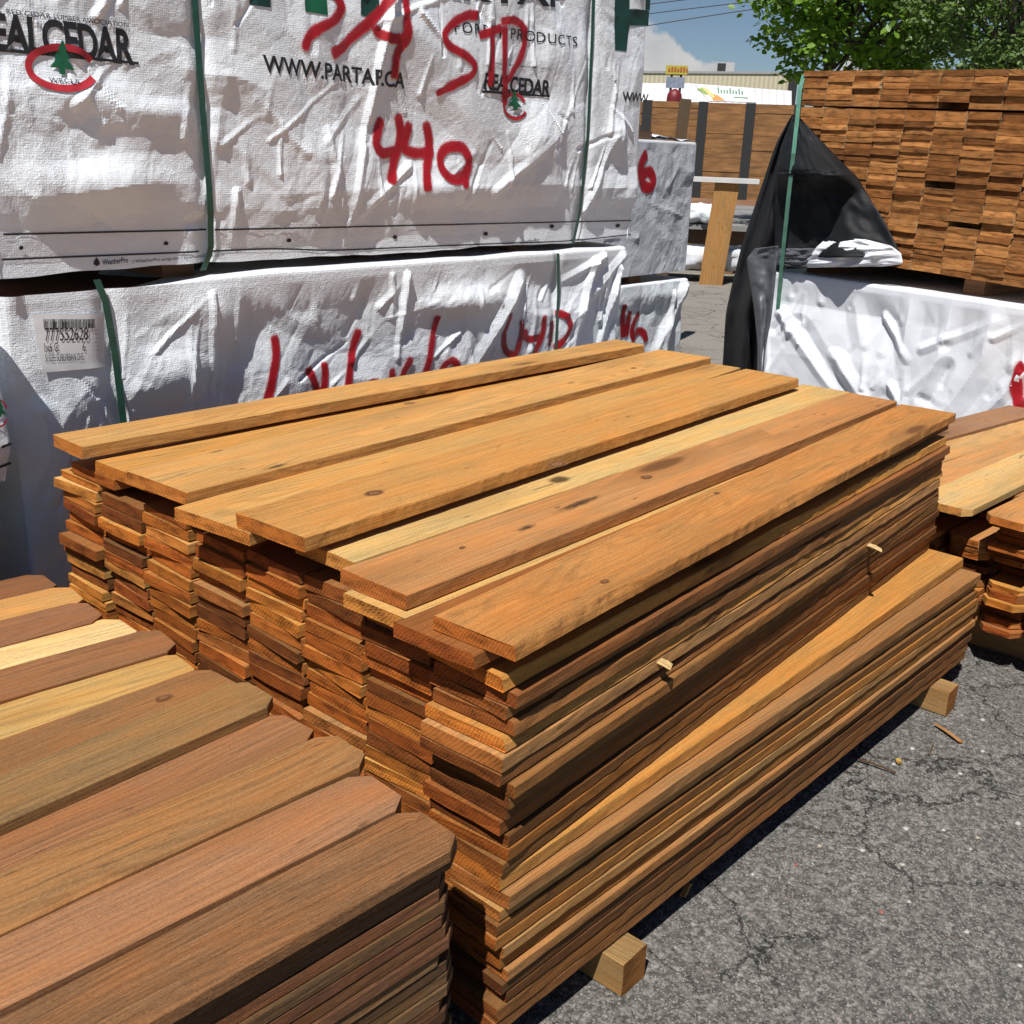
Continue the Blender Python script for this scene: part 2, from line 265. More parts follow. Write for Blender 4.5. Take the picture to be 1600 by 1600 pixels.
# ------------------------------------------------------------------ ground
def asphalt():
    m, t, b = newmat('asphalt'); tcn = N(t, 'ShaderNodeTexCoord'); O = tcn.outputs['Object']
    v1 = N(t, 'ShaderNodeTexVoronoi'); v1.inputs['Scale'].default_value = 95; nvv = N(t, 'ShaderNodeTexNoise'); nvv.inputs['Scale'].default_value = 160; L(t, O, nvv.inputs['Vector']); dvv = N(t, 'ShaderNodeVectorMath', operation='SCALE'); L(t, nvv.outputs['Color'], dvv.inputs[0]); dvv.inputs['Scale'].default_value = .012; avv = N(t, 'ShaderNodeVectorMath', operation='ADD'); L(t, O, avv.inputs[0]); L(t, dvv.outputs[0], avv.inputs[1]); L(t, avv.outputs[0], v1.inputs['Vector'])
    s1 = N(t, 'ShaderNodeSeparateColor'); L(t, v1.outputs['Color'], s1.inputs[0])
    v2 = N(t, 'ShaderNodeTexVoronoi'); v2.inputs['Scale'].default_value = 230; L(t, O, v2.inputs['Vector'])
    s2 = N(t, 'ShaderNodeSeparateColor'); L(t, v2.outputs['Color'], s2.inputs[0])
    n1 = noise(t, O, 1.1, 6, .65); n2 = noise(t, O, 110, 6, .82)
    c = mix(t, mapr(t, n2, .32, .68), (.029, .0275, .025), (.205, .192, .172))
    q1 = mth(t, 'POWER', s1.outputs[0], 2.2); q2 = mth(t, 'POWER', s2.outputs[1], 2.4); c = mix(t, .36, c, mix(t, q1, (.030, .029, .027), (.40, .375, .335))); c = mix(t, .28, c, mix(t, q2, (.03, .029, .027), (.44, .42, .38)))
    st = mth(t, 'MULTIPLY', mapr(t, s1.outputs[0], .35, .8, 0, 1), mapr(t, v1.outputs['Distance'], .3, .42, 1, 0))
    stc = mix(t, s1.outputs[1], (.07, .068, .064), (.34, .325, .30)); c = mix(t, mth(t, 'MULTIPLY', st, .75), c, stc)
    st2 = mth(t, 'MULTIPLY', mth(t, 'GREATER_THAN', s2.outputs[0], .72), mapr(t, v2.outputs['Distance'], .3, .45, 1, 0)); c = mix(t, mth(t, 'MULTIPLY', st2, .75), c, (.36, .345, .32))
    wh = mth(t, 'MULTIPLY', mth(t, 'GREATER_THAN', s1.outputs[2], .997), mapr(t, v1.outputs['Distance'], .35, .42, 1, 0)); c = mix(t, wh, c, (.5, .48, .44))
    pk = mth(t, 'MULTIPLY', mth(t, 'GREATER_THAN', s1.outputs[1], .985), mapr(t, v1.outputs['Distance'], .3, .42, 1, 0)); c = mix(t, mth(t, 'MULTIPLY', pk, .25), c, (.28, .10, .085))
    sx_ = N(t, 'ShaderNodeSeparateXYZ'); L(t, O, sx_.inputs[0]); far = mapr(t, mth(t, 'ADD', sx_.outputs[0], mth(t, 'MULTIPLY', n1, 3.)), 5.2, 7.5, 0, 1, True)
    c = mix(t, mth(t, 'MULTIPLY', far, .62), c, (.30, .27, .235))
    c = mix(t, mapr(t, n1, .35, .7, 0, .45), c, mix(t, 1., c, (.62, .6, .6), 'MULTIPLY'))
    # cracks: warped cell borders kept only where a mask lets them through
    nv = N(t, 'ShaderNodeTexNoise'); nv.inputs['Scale'].default_value = 6; nv.inputs['Detail'].default_value = 6; nv.inputs['Roughness'].default_value = .68; L(t, O, nv.inputs['Vector'])
    dv = N(t, 'ShaderNodeVectorMath', operation='SCALE'); L(t, nv.outputs['Color'], dv.inputs[0]); dv.inputs['Scale'].default_value = .22
    av = N(t, 'ShaderNodeVectorMath', operation='ADD'); L(t, O, av.inputs[0]); L(t, dv.outputs[0], av.inputs[1])
    def crack(sc, w, lo, off):
        vc = N(t, 'ShaderNodeTexVoronoi', feature='DISTANCE_TO_EDGE'); vc.inputs['Scale'].default_value = sc; L(t, av.outputs[0], vc.inputs['Vector'])
        mk = mapr(t, noise(t, O, off, 2), lo, lo+.12, 0, 1, True)
        return mth(t, 'MULTIPLY', mapr(t, vc.outputs['Distance'], w*.25, w, 1, 0, True), mk)
    ck = mth(t, 'MAXIMUM', crack(2.9, .010, .40, 1.4), mth(t, 'MULTIPLY', crack(8., .014, .55, 2.2), .7))
    c = mix(t, mth(t, 'MULTIPLY', ck, .66), c, (.008, .008, .008)); L(t, c, b.inputs['Base Color'])
    b.inputs['Roughness'].default_value = .9; b.inputs['Specular IOR Level'].default_value = .15
    h = mth(t, 'ADD', mth(t, 'MULTIPLY', n2, .6), mth(t, 'ADD', mth(t, 'MULTIPLY', mapr(t, v1.outputs['Distance'], 0, .5, 1, 0), .55), mth(t, 'MULTIPLY', ck, -2.2)))
    bump(t, b, h, .8, .004); return m
M_asph = asphalt()
nx = 60
gx = np.concatenate([np.linspace(-40, -1, 12), np.linspace(-.5, 8, 36), np.linspace(9, 60, 20), np.linspace(80, 400, 8)]); gy = np.concatenate([np.linspace(-200, -8, 10), np.linspace(-6, 8, 40), np.linspace(9, 60, 20), np.linspace(80, 400, 8)])
GXX, GYY = np.meshgrid(gx, gy); GZ = gn(GXX*.9, GYY*.9, 3)*.004*np.clip(3/np.maximum(np.hypot(GXX, GYY), 1), 0, 1)
vv = np.stack([GXX, GYY, GZ], -1).reshape(-1, 3); nxx = len(gx)
ff = [(j*nxx+i, j*nxx+i+1, (j+1)*nxx+i+1, (j+1)*nxx+i) for j in range(len(gy)-1) for i in range(nxx-1)]
tag(mesh_obj('ground', vv, ff, M_asph, smooth=True), 'cracked grey asphalt yard with pale stone specks', 'ground', kind='structure')

# ------------------------------------------------------------------ boards
def board_geo(Ln, Wd, T, seed, tone, bow=0, crook=0, dog=None, nseg=16, rough=.0012, wane=0, ragged=.001, skew=0, splint=False):
    """local: x 0..L (near end at 0), y 0..W, z 0..T; dog = 'near'/'far' clipped corners"""
    r = random.Random(seed); s = r.random()*50
    xs = np.linspace(0, Ln, nseg+1)
    if dog: dl = .026; xs = np.unique(np.concatenate([xs, [dl] if dog == 'near' else [Ln-dl]]))
    n = len(xs); c = .0014; prof = []
    for k, (a, bb) in enumerate([(0, 0), (1, 0), (1, 1), (0, 1)]): pass
    # profile points (y,z) loop, counterclockwise seen from +x
    py = np.array([c, Wd*.33, Wd*.67, Wd-c, Wd, Wd, Wd, Wd-c, Wd*.67, Wd*.33, c, 0, 0, 0])
    pz = np.array([0, 0, 0, 0, c, T/2, T-c, T, T, T, T, T-c, T/2, c]); m = len(py)
    Y = np.tile(py, (n, 1)); Z = np.tile(pz, (n, 1)); X = np.tile(xs[:, None], (1, m))
    XX = xs[:, None]
    Y += gn(XX*3+s, py[None]*40+pz[None]*90, 1)*rough*.45 + gn(XX*55+s, py[None]*60+pz[None]*90, 7)*rough*.5; Z += gn(XX*3+s+9, py[None]*30, 2)*rough*.5
    e0 = gn(xs*4+s, xs*0+3.1, 4)*rough*.7 + gn(xs*80+s, xs*0+5.5, 8)*rough*.6; Y[:, [10, 11, 12, 13, 0]] += e0[:, None]
    if wane:
        wv = 1.15*np.clip(gn(xs*3.1+s, xs*0+8, 5)+.15, 0, 1)*wane + np.abs(gn(xs*18+s, xs*0+2, 6))*wane*.35 + np.clip(gn(xs*45+s, xs*0+4, 9), 0, 1)*wane*.45
        for k, f_ in ((10, 1.2), (11, 1.), (12, .5)): Y[:, k] += wv*f_
        Z[:, 10] -= wv*.05; Z[:, 11] -= wv*.6
    X[0] += skew*(py/Wd-.5) + np.array([r.uniform(-1, 1) for _ in range(m)])*ragged; X[-1] += r.uniform(-.006, .006)*(py/Wd-.5)
    Y += crook*np.sin(np.pi*XX/Ln); Z += bow*np.sin(np.pi*XX/Ln)
    if dog:
        d = .020; w = ((Ln-XX)/.026 if dog == 'far' else XX/.026); w = np.clip(w, 0, 1); cut = (1-w)*d
        Y = np.where(Y < Wd/2, np.maximum(Y, cut), np.minimum(Y, Wd-cut)) if True else Y
    P = np.stack([X, Y, Z], -1).reshape(-1, 3); pos = np.stack([X, np.tile(py, (n, 1)), np.tile(pz, (n, 1))], -1).reshape(-1, 3)
    F = [(i*m+k, i*m+(k+1) % m, (i+1)*m+(k+1) % m, (i+1)*m+k) for i in range(n-1) for k in range(m)]
    F = [f[::-1] for f in F]; E = [0.]*len(F)
    # end caps duplicated so that attributes stay separate
    base = len(P); P = np.concatenate([P, P[:m], P[(n-1)*m:n*m]]); pos = np.concatenate([pos, pos[:m], pos[(n-1)*m:n*m]])
    pos = pos.copy()
    F += [tuple(base+k for k in range(m)), tuple(base+m+k for k in range(m))[::-1]]; E += [1., 1.]
    col = np.tile(np.array([*tone, r.random()]), (len(P), 1))
    return P, F, pos, col, E
def board_obj(name, geos, mat, parent=None, loc=None, rot=None):
    vs = []; fs = []; ps = []; cs = []; es = []; n = 0
    for P, F, pos, col, E in geos:
        vs.append(P); ps.append(pos); cs.append(col); fs += [tuple(i+n for i in f) for f in F]; es += E; n += len(P)
    vs = np.concatenate(vs); o = mesh_obj(name, vs, fs, mat, parent, loc=loc, rot=rot); me = o.data
    a = me.attributes.new('pos', 'FLOAT_VECTOR', 'POINT'); a.data.foreach_set('vector', np.concatenate(ps).astype(np.float32).ravel())
    a = me.attributes.new('tone', 'FLOAT_COLOR', 'POINT'); a.data.foreach_set('color', np.concatenate(cs).astype(np.float32).ravel())
    a = me.attributes.new('isend', 'FLOAT', 'FACE'); a.data.foreach_set('value', np.array(es, np.float32))
    return o
def xform(geo, M):
    P, F, pos, col, E = geo; Q = np.array([tuple(M @ Vector(p)) for p in P]); return Q, F, pos, col, E
TONES = {'amber': (.52, .255, .066), 'golden': (.56, .30, .085), 'orange brown': (.42, .18, .045), 'reddish brown': (.33, .130, .036), 'tan': (.44, .24, .088), 'pale yellow': (.60, .38, .135), 'dark brown': (.16, .074, .024), 'brown': (.27, .125, .040)}
WEIGHT = ['amber', 'amber', 'orange brown', 'orange brown', 'orange brown', 'orange brown', 'reddish brown', 'reddish brown', 'tan', 'brown', 'brown', 'dark brown', 'golden']
def vary(c, a=.12):
    k = 1+rnd.uniform(-a, a); return tuple(min(.9, q*k*(1+rnd.uniform(-.05, .05))) for q in c)

# ---- central stack, eight columns
ycol = [.80, .965, 1.122, 1.268, 1.417, 1.572, 1.728, 1.884]      # right edge of each column, near end
G_main = 'rough cedar boards of the big central stack'
BW = .146; LM = 1.80; cnt = 0
colname = ['eighth','seventh','sixth','fifth','fourth','third','second','first']
for ci, y0 in enumerate(ycol):
    z = .0745; row = []
    ztop = .668 + (.004 if ci else 0)
    cofs = rnd.uniform(-.008, .008); blk = 0
    while z < ztop-.012:
        T = rnd.choice([.0205, .022, .0235, .025]); 
        if z+T > ztop: T = ztop-z
        row.append((z, T)); z += T+.0006
    nr = len(row)
    for ri, (z, T) in enumerate(row):
        fr = (nr-1-ri)
        x0 = .968 + cofs + blk + rnd.gauss(0, .0035) + (rnd.uniform(-.025, .012) if rnd.random() < .06 else 0)
        if rnd.random() < .2: blk = rnd.uniform(-.008, .008)
        yy = y0 + rnd.gauss(0, .0025); ang = rnd.gauss(0, .15); Wd = BW + rnd.uniform(-.004, .003)
        if ci == 0:
            if z > .335: yn, yf = .802+rnd.gauss(0, .004), .868+rnd.gauss(0, .003)
            elif z > .300: yn, yf = .804, .780
            else: yn, yf = .793+rnd.gauss(0, .003), .728+rnd.gauss(0, .003)
            if z > .58: yn = .808+rnd.gauss(0, .004); yf = .872+rnd.gauss(0, .003)
            if .585 < z < .65 and ri % 2 == 0: yn -= .014
            if .47 < z < .56: yn -= .004
            yy = yn; ang = math.degrees(math.atan((yf-yn)/1.8)); x0 = .962 + blk*.7 + rnd.gauss(0, .006) - (.03 if .5 < z < .53 else 0)
            if z < .42: x0 -= .012+.012*math.sin(z*30)
            Wd = .15
        elif ci == 1 and z > .335: ang = .9+rnd.gauss(0, .1)
        tn = rnd.choice(WEIGHT)
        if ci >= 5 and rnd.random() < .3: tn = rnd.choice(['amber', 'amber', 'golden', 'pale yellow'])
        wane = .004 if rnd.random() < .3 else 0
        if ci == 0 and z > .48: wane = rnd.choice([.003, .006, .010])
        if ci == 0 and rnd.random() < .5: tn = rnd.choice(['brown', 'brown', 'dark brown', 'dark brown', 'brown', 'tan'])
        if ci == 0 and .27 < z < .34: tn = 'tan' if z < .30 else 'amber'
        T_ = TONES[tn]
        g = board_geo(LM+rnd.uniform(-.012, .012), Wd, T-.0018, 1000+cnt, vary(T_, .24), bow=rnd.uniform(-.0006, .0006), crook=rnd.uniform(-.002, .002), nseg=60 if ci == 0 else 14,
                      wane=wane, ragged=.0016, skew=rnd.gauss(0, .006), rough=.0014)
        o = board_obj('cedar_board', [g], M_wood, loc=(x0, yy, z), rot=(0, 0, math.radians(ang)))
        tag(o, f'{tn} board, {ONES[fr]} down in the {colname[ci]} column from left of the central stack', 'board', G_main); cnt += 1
def board_px(pts, z, T, tone, label, wane=0, seed=0, group='loose cedar boards lying on top of the central stack', tilt=0, bow=0, Lx=None, nseg=40, mat=None):
    """pts: near-left, near-right, far-right ground-plane (x,y) corners; z is the underside"""
    (ax, ay), (bx, by), (cx, cy) = pts; Ln = Lx or math.hypot(cx-bx, cy-by); an = math.atan2(cy-by, cx-bx); Wd = math.hypot(ax-bx, ay-by)*math.cos(math.atan2(ay-by, ax-bx)-an-math.pi/2)
    g = board_geo(Ln, Wd, T, seed, tone, bow=bow, nseg=nseg, wane=wane, ragged=.0012, skew=0, rough=.0013, crook=rnd.uniform(-.003, .003))
    o = board_obj('cedar_board', [g], mat or M_wood, loc=(bx, by, z), rot=(0, -math.radians(tilt), an)); tag(o, label, 'board', group); return o
T1 = .0225
top = [
 (((.963, 1.985), (.966, 1.820), (2.85, 1.82)), .6735, T1, TONES['orange brown'], 'orange brown board under the leftmost top board of the central stack', .0),
 (((.969, 1.887), (.973, 1.690), (2.80, 1.760)), .6965, T1, TONES['golden'], 'golden board mostly hidden under the wide golden top board at left', .0),
 (((.948, 1.712), (.942, 1.532), (2.80, 1.618)), .7215, .0235, (.59, .335, .115), 'wide golden top board with dark pitch streak, second from the left', .0),
 (((.933, 2.001), (.941, 1.884), (2.782, 1.845)), .7275, .0255, (.56, .32, .11), 'narrow golden board at the back left edge of the stack top', .0),
 (((.931, 1.529), (.932, 1.340), (2.82, 1.525)), .7030, .0225, (.58, .33, .108), 'golden board with a split front end beneath the knotty raised board', .0),
 (((.948, 1.375), (.938, 1.208), (2.70, 1.275)), .7270, .0245, (.55, .285, .085), 'raised amber board with one round knot, third top board from the left', .003),
 (((.985, 1.290), (.985, 1.150), (2.80, 1.170)), .6920, .0235, (.63, .435, .175), 'pale yellow top board between the knotty board and the stained board', .0),
 (((.935, 1.115), (.935, .985), (2.78, 1.015)), .6700, .022, TONES['pale yellow'], 'pale board with sawn fuzzy end under the stained top board', .0),
 (((.954, 1.140), (.952, 1.000), (2.785, 1.030)), .6935, .0245, (.51, .255, .095), 'top board with a dark burn-like stain, second from the right', .0),
 (((.925, .990), (.922, .838), (2.78, .885)), .6690, .0225, TONES['reddish brown'], 'reddish board peeking out under the rightmost top board', .004),
 (((.950, .932), (.944, .787), (2.785, .872)), .6925, .0215, (.50, .235, .070), 'wide orange brown top board with ragged bark edge, rightmost on the stack', .009),
]
for i, (pts, z, T, tone, lab, wn) in enumerate(top):
    board_px(pts, z, T, tone, lab, wane=wn, seed=500+i, bow=.002 if i in (2, 5) else 0, nseg=130 if wn else 70)
# dark stains that soaked into two of the top boards: thin marks as part of those boards
M_stain = None
def stain_mat():
    m, t, b = newmat('dark_wood_stain'); b.inputs['Roughness'].default_value = .7
    a = N(t, 'ShaderNodeAttribute', attribute_name='edge'); tcn = N(t, 'ShaderNodeTexCoord')
    n = noise(t, scalev(t, tcn.outputs['Object'], (30, 180, 30)), 1, 4, .7)
    v = mth(t, 'ADD', a.outputs['Fac'], mth(t, 'MULTIPLY', mth(t, 'SUBTRACT', n, .5), 1.6)); L(t, mapr(t, v, .25, .95, 0, .72, True), b.inputs['Alpha'])
    b.inputs['Base Color'].default_value = (.03, .017, .01, 1); return m
M_stain = stain_mat()
def stain(parent_label, px, rx, ry, z, an=0):
    p = onz(*px, z); o_ = next(o for o in C.objects if o.get('label') == parent_label)
    vs = []; fs = []; ed = []; nr_, na = 8, 28
    vs.append((0, 0, 0)); ed.append(1.)
    for i in range(1, nr_+1):
        for k in range(na): a = 2*math.pi*k/na; r = i/nr_; vs.append((rx*r*math.cos(a), ry*r*math.sin(a), 0)); ed.append(1-r)
    fs = [(0, 1+k, 1+(k+1) % na) for k in range(na)] + [(1+(i-1)*na+k, 1+i*na+k, 1+i*na+(k+1) % na, 1+(i-1)*na+(k+1) % na) for i in range(1, nr_) for k in range(na)]
    s = mesh_obj('stain', vs, fs, M_stain); a = s.data.attributes.new('edge', 'FLOAT', 'POINT'); a.data.foreach_set('value', np.array(ed, np.float32))
    s.location = (p[0], p[1], z); s.rotation_euler = (0, 0, an); s.parent = o_; bpy.context.view_layer.update(); s.matrix_parent_inverse = o_.matrix_world.inverted()
stain('top board with a dark burn-like stain, second from the right', (822, 824), .040, .013, .7196, .05)
stain('top board with a dark burn-like stain, second from the right', (905, 786), .11, .018, .7198, .05)
stain('wide golden top board with dark pitch streak, second from the left', (432, 728), .045, .011, .7470, .1)

def knot_mark(parent_label, px, r_, z, an=0):
    o_ = next(o for o in C.objects if o.get('label') == parent_label); p = onz(*px, z); V = [(0, 0, 0)]; n = 28; E = [0.]
    for i in range(1, 9):
        for k in range(n): a = 2*math.pi*k/n; r = r_*i/8*(1+.12*float(gn(math.cos(a)*1.5+px[0], math.sin(a)*1.5, 3))); V.append((r*1.5*math.cos(a), r*math.sin(a), 0)); E.append(i/8)
    F = [(0, 1+k, 1+(k+1) % n) for k in range(n)] + [(1+(i-1)*n+k, 1+i*n+k, 1+i*n+(k+1) % n, 1+(i-1)*n+(k+1) % n) for i in range(1, 8) for k in range(n)]
    s = mesh_obj('knot', V, F, M_knot); a = s.data.attributes.new('edge', 'FLOAT', 'POINT'); a.data.foreach_set('value', np.array(E, np.float32)); s.location = (p[0], p[1], z); s.rotation_euler = (0, 0, an); s.parent = o_; bpy.context.view_layer.update(); s.matrix_parent_inverse = o_.matrix_world.inverted()
def knot_mat():
    m, t, b = newmat('wood_knot'); a = N(t, 'ShaderNodeAttribute', attribute_name='edge'); tcn = N(t, 'ShaderNodeTexCoord'); n = noise(t, tcn.outputs['Object'], 160, 3); e = mth(t, 'ADD', a.outputs['Fac'], mth(t, 'MULTIPLY', mth(t, 'SUBTRACT', n, .5), .25))
    rg = mapr(t, mth(t, 'SINE', mth(t, 'MULTIPLY', e, 26.)), -1, 1, 0, 1); c = mix(t, rg, (.10, .038, .012), (.30, .13, .04)); c = mix(t, mapr(t, e, .42, .52, 1, 0), mix(t, mapr(t, e, .52, .6), (.04, .015, .008), c), c); L(t, c, b.inputs['Base Color'])
    L(t, mapr(t, e, .45, 1.0, .85, 0, True), b.inputs['Alpha']); b.inputs['Roughness'].default_value = .7; return m
M_knot = knot_mat()
LBK = 'raised amber board with one round knot, third top board from the left'; LBW = 'wide orange brown top board with ragged bark edge, rightmost on the stack'; LBS = 'top board with a dark burn-like stain, second from the right'
for lb, q, r_, z in ((LBK, (585, 770), .017, .7528), (LBK, (870, 725), .022, .7528), (LBS, (722, 855), .006, .7193), (LBS, (1010, 745), .013, .7193), (LBW, (945, 908), .008, .7152), (LBW, (1120, 770), .007, .7152), ('wide golden top board with dark pitch streak, second from the left', (640, 630), .015, .7463), ('wide golden top board with dark pitch streak, second from the left', (990, 575), .010, .7463)): knot_mark(lb, q, r_, z, .05)
# dunnage under the central stack
def dunnage(x, yend, rz, label, Ln=1.35, s=.067, name='wood_block', zz=0.002, w=None):
    g = board_geo(Ln, w or s, s, int(x*977), vary((.38, .24, .10)), nseg=12, ragged=.001, rough=.002)
    o = board_obj(name, [g], M_wood, loc=(x+(w or s), yend, zz), rot=(0, 0, math.pi/2+rz)); tag(o, label, 'timber', 'square timbers under the lumber stacks'); return o
dunnage(1.198, .742, .0, 'weathered square timber poking out under the near end of the central stack')
dunnage(2.53, .690, .0, 'square timber poking out under the far end of the central stack')
# slivers wedged in the side
def sliver(p, Ln, label, seed):
    r = random.Random(seed); g = board_geo(Ln, .017, .004, seed, (.74, .55, .27), nseg=6, ragged=.006, rough=.004, bow=.004)
    g2 = xform(board_geo(Ln*.7, .008, .003, seed+1, (.66, .45, .2), nseg=5, ragged=.008, rough=.003), Matrix.Translation((.004, .006, .005)) @ Matrix.Rotation(.15, 4, 'Z'))
    o = board_obj('wood_sliver', [g, g2], M_wood, loc=p, rot=(0, .12, -math.pi/2+.25)); tag(o, label, 'wood sliver'); return o
sliver(tuple(ony(1338, 852, .868)+np.array([0, .0, 0])), .055, 'pale wood sliver sticking out of the stack side near its far end', 3)
sliver(tuple(ony(1016, 1036, .826)+np.array([0, .0, 0])), .034, 'small pale wood sliver sticking out halfway along the stack side', 8)

# ---- front-left stack of pickets
PT = .0185; ylist = [.763, .877, .985, 1.094, 1.192, 1.292, 1.386, 1.478, 1.575, 1.672, 1.768, 1.868]
alist = [-3.5, -3.9, -3.0, -1.6, .6, -1.5, -3.6, -6.2, -6.6, -6.4, -6.2, -6.0]
pxend = [.832, .845, .876, .868, .872, .870, .858, .880, .860, .850, .866, .862]
ptone = [((.37, .19, .083), 'red-brown grooved'), ((.375, .188, .088), 'pinkish'), ((.345, .175, .068), 'olive brown'), ((.36, .170, .080), 'rosy'), ((.29, .16, .066), 'greyish olive'), ((.34, .175, .070), 'brown knotty'), ((.62, .385, .135), 'light yellow'), ((.28, .135, .060), 'dark reddish'), ((.74, .53, .25), 'cream'), ((.28, .145, .065), 'dull brown'), ((.54, .31, .115), 'tan yellow'), ((.24, .112, .05), 'chocolate brown')]
G_p = 'dog-eared pickets of the front left stack'; PL = 1.83; PW = .1035
ZL = .49
for k in range(12):
    an = math.radians(alist[k]); rise = .016 if k == 4 else 0
    # corner at far end right edge given; board runs back toward the camera
    for j in range(0, 5 if k > 1 else 21):
        zt = ZL - j*(PT+.0012) + ((rise + (0, -.003, .002, -.002, 0, .001, -.003, .003, -.001, .003, 0, -.002)[k]) if j == 0 else 0)
        ex, ey, a = pxend[k], ylist[k], an
        if j: 
            a = an*.5 + math.radians(rnd.gauss(0, .4)); ex += rnd.gauss(0, .006)-.004*(j > 0); ey += rnd.gauss(0, .002) + (.006 if k else 0)
            if k == 0: ey = .763 + (.010 if j < 4 else .0065) + rnd.gauss(0, .0018); a = an+math.radians(rnd.gauss(0, .12)); ex = .826+rnd.gauss(0, .006)
            if k == 0 and j == 1: ex = .842; ey = .772
            if k == 1 and j > 3: ex = .82
        tn, nm = ptone[k]
        if j: tn, nm = rnd.choice([((.22, .125, .056), 'weathered brown'), ((.26, .165, .078), 'grey-green weathered'), ((.27, .125, .062), 'reddish'), ((.17, .092, .045), 'dark brown'), ((.30, .185, .085), 'tan')])
        g = board_geo(PL, PW+(.002 if j == 0 else 0), PT, 3000+k*40+j, vary(tn, .06), dog='far', nseg=36 if (j == 0 or k == 0) else 10, rough=.0012 if j == 0 else .0016, ragged=.001, bow=rnd.uniform(0, .003) if j == 0 else 0)
        mt = M_wood_r if (k == 0 or (j > 0)) else M_wood
        x0 = ex-PL*math.cos(a); y0_ = ey-PL*math.sin(a)
        o = board_obj('fence_picket', [g], mt, loc=(x0, y0_, zt-PT), rot=(0, 0, a))
        if j == 0: lab = f'{nm} dog-eared picket topping the front left stack, {ONES[k]} from its right edge'
        else: lab = f'{nm} picket, {ONES[j]} under the {ONES[k]} top picket from right, front left stack'
        tag(o, lab, 'picket', G_p)
knot_mark('brown knotty dog-eared picket topping the front left stack, sixth from its right edge', (255, 1090), .012, ZL+.0035, -.03)
for (x, l) in ((-.75, 'square timber under the back of the front left picket stack'), (.45, 'square timber under the tip end of the front left picket stack')):
    dunnage(x, .80, 0, l, 1.2)

# ---- right-middle stack of pickets, dog ears toward camera
G_r = 'dog-eared pickets of the stack at the right edge'
QW = .112; rt = ['amber', 'orange brown', 'reddish brown', 'reddish brown', 'brown', 'dark brown', 'tan', 'orange brown']
qcols = [.905, .765, .645, .525, .405, .285, .165, .045, 1.03]; nmq = ['second', 'third', 'fourth', 'fifth', 'sixth', 'seventh', 'eighth', 'ninth', 'first']
for k, y0 in enumerate(qcols):
    z = .112; j = 0; zt = .425 - (.0 if k != 8 else 0.03)
    while z < zt:
        T = rnd.uniform(.017, .021); x0 = 2.875 + rnd.gauss(0, .012) + (.05 if rnd.random() < .18 else 0) + (0.035 if k == 1 else 0)+(.03 if k == 8 else 0)
        if k in (0, 1) and z > .345: x0 += .16+rnd.uniform(0, .05)
        if k == 2 and .24 < z < .31: x0 += .12
        tn = rnd.choice(rt); g = board_geo(1.83, QW, T-.001, 6000+k*40+j, vary(TONES[tn]), dog='near' if rnd.random() < .75 else None, nseg=8, ragged=.002, rough=.0015)
        o = board_obj('fence_picket', [g], M_wood, loc=(x0, y0+rnd.gauss(0, .003), z), rot=(0, 0, math.radians(-4.5+rnd.gauss(0, .3))))
        tag(o, f'{tn} picket, {ONES[j]} from bottom, {nmq[k]} column of the right edge stack', 'picket', G_r); z += T+.0012; j += 1
for i, (pa, ln, w, z, tn, lab, a, dg) in enumerate([
    ((2.80, .800), 1.83, .150, .452, (.64, .44, .19), 'wide pale yellow grooved board on the right edge stack', -4, 'near'),
    ((2.815, .648), 1.83, .125, .446, (.58, .29, .10), 'amber picket with two nail holes beside the wide yellow board', -5, 'near'),
    ((2.86, .515), 1.83, .12, .444, (.56, .29, .11), 'orange tan picket third along the right edge stack top', -5, None),
    ((2.82, .39), 1.83, .12, .444, (.52, .22, .09), 'reddish picket at the outer side of the right edge stack top', -5, None),
    ((2.84, .955), 1.83, .13, .440, (.55, .30, .12), 'tan picket behind the wide yellow board on the right edge stack', -6, None),
    ((2.86, 1.095), 1.83, .12, .440, (.62, .38, .16), 'light tan board next to the brown one on the right edge stack', -7, None),
    ((2.90, 1.23), 1.83, .13, .452, (.33, .19, .11), 'dull brown board at the back side of the right edge stack', -9, None)]):
    g = board_geo(ln, w, .021, 7000+i, tn, dog=dg, nseg=24, ragged=.001); o = board_obj('fence_picket', [g], M_wood, loc=(*pa, z-.012), rot=(0, 0, math.radians(a))); tag(o, lab, 'picket', G_r)
dunnage(3.02, .02, .0, 'square timber under the near end of the right edge stack', 1.2, .1); dunnage(4.3, .0, .0, 'square timber under the far end of the right edge stack', 1.2, .1)

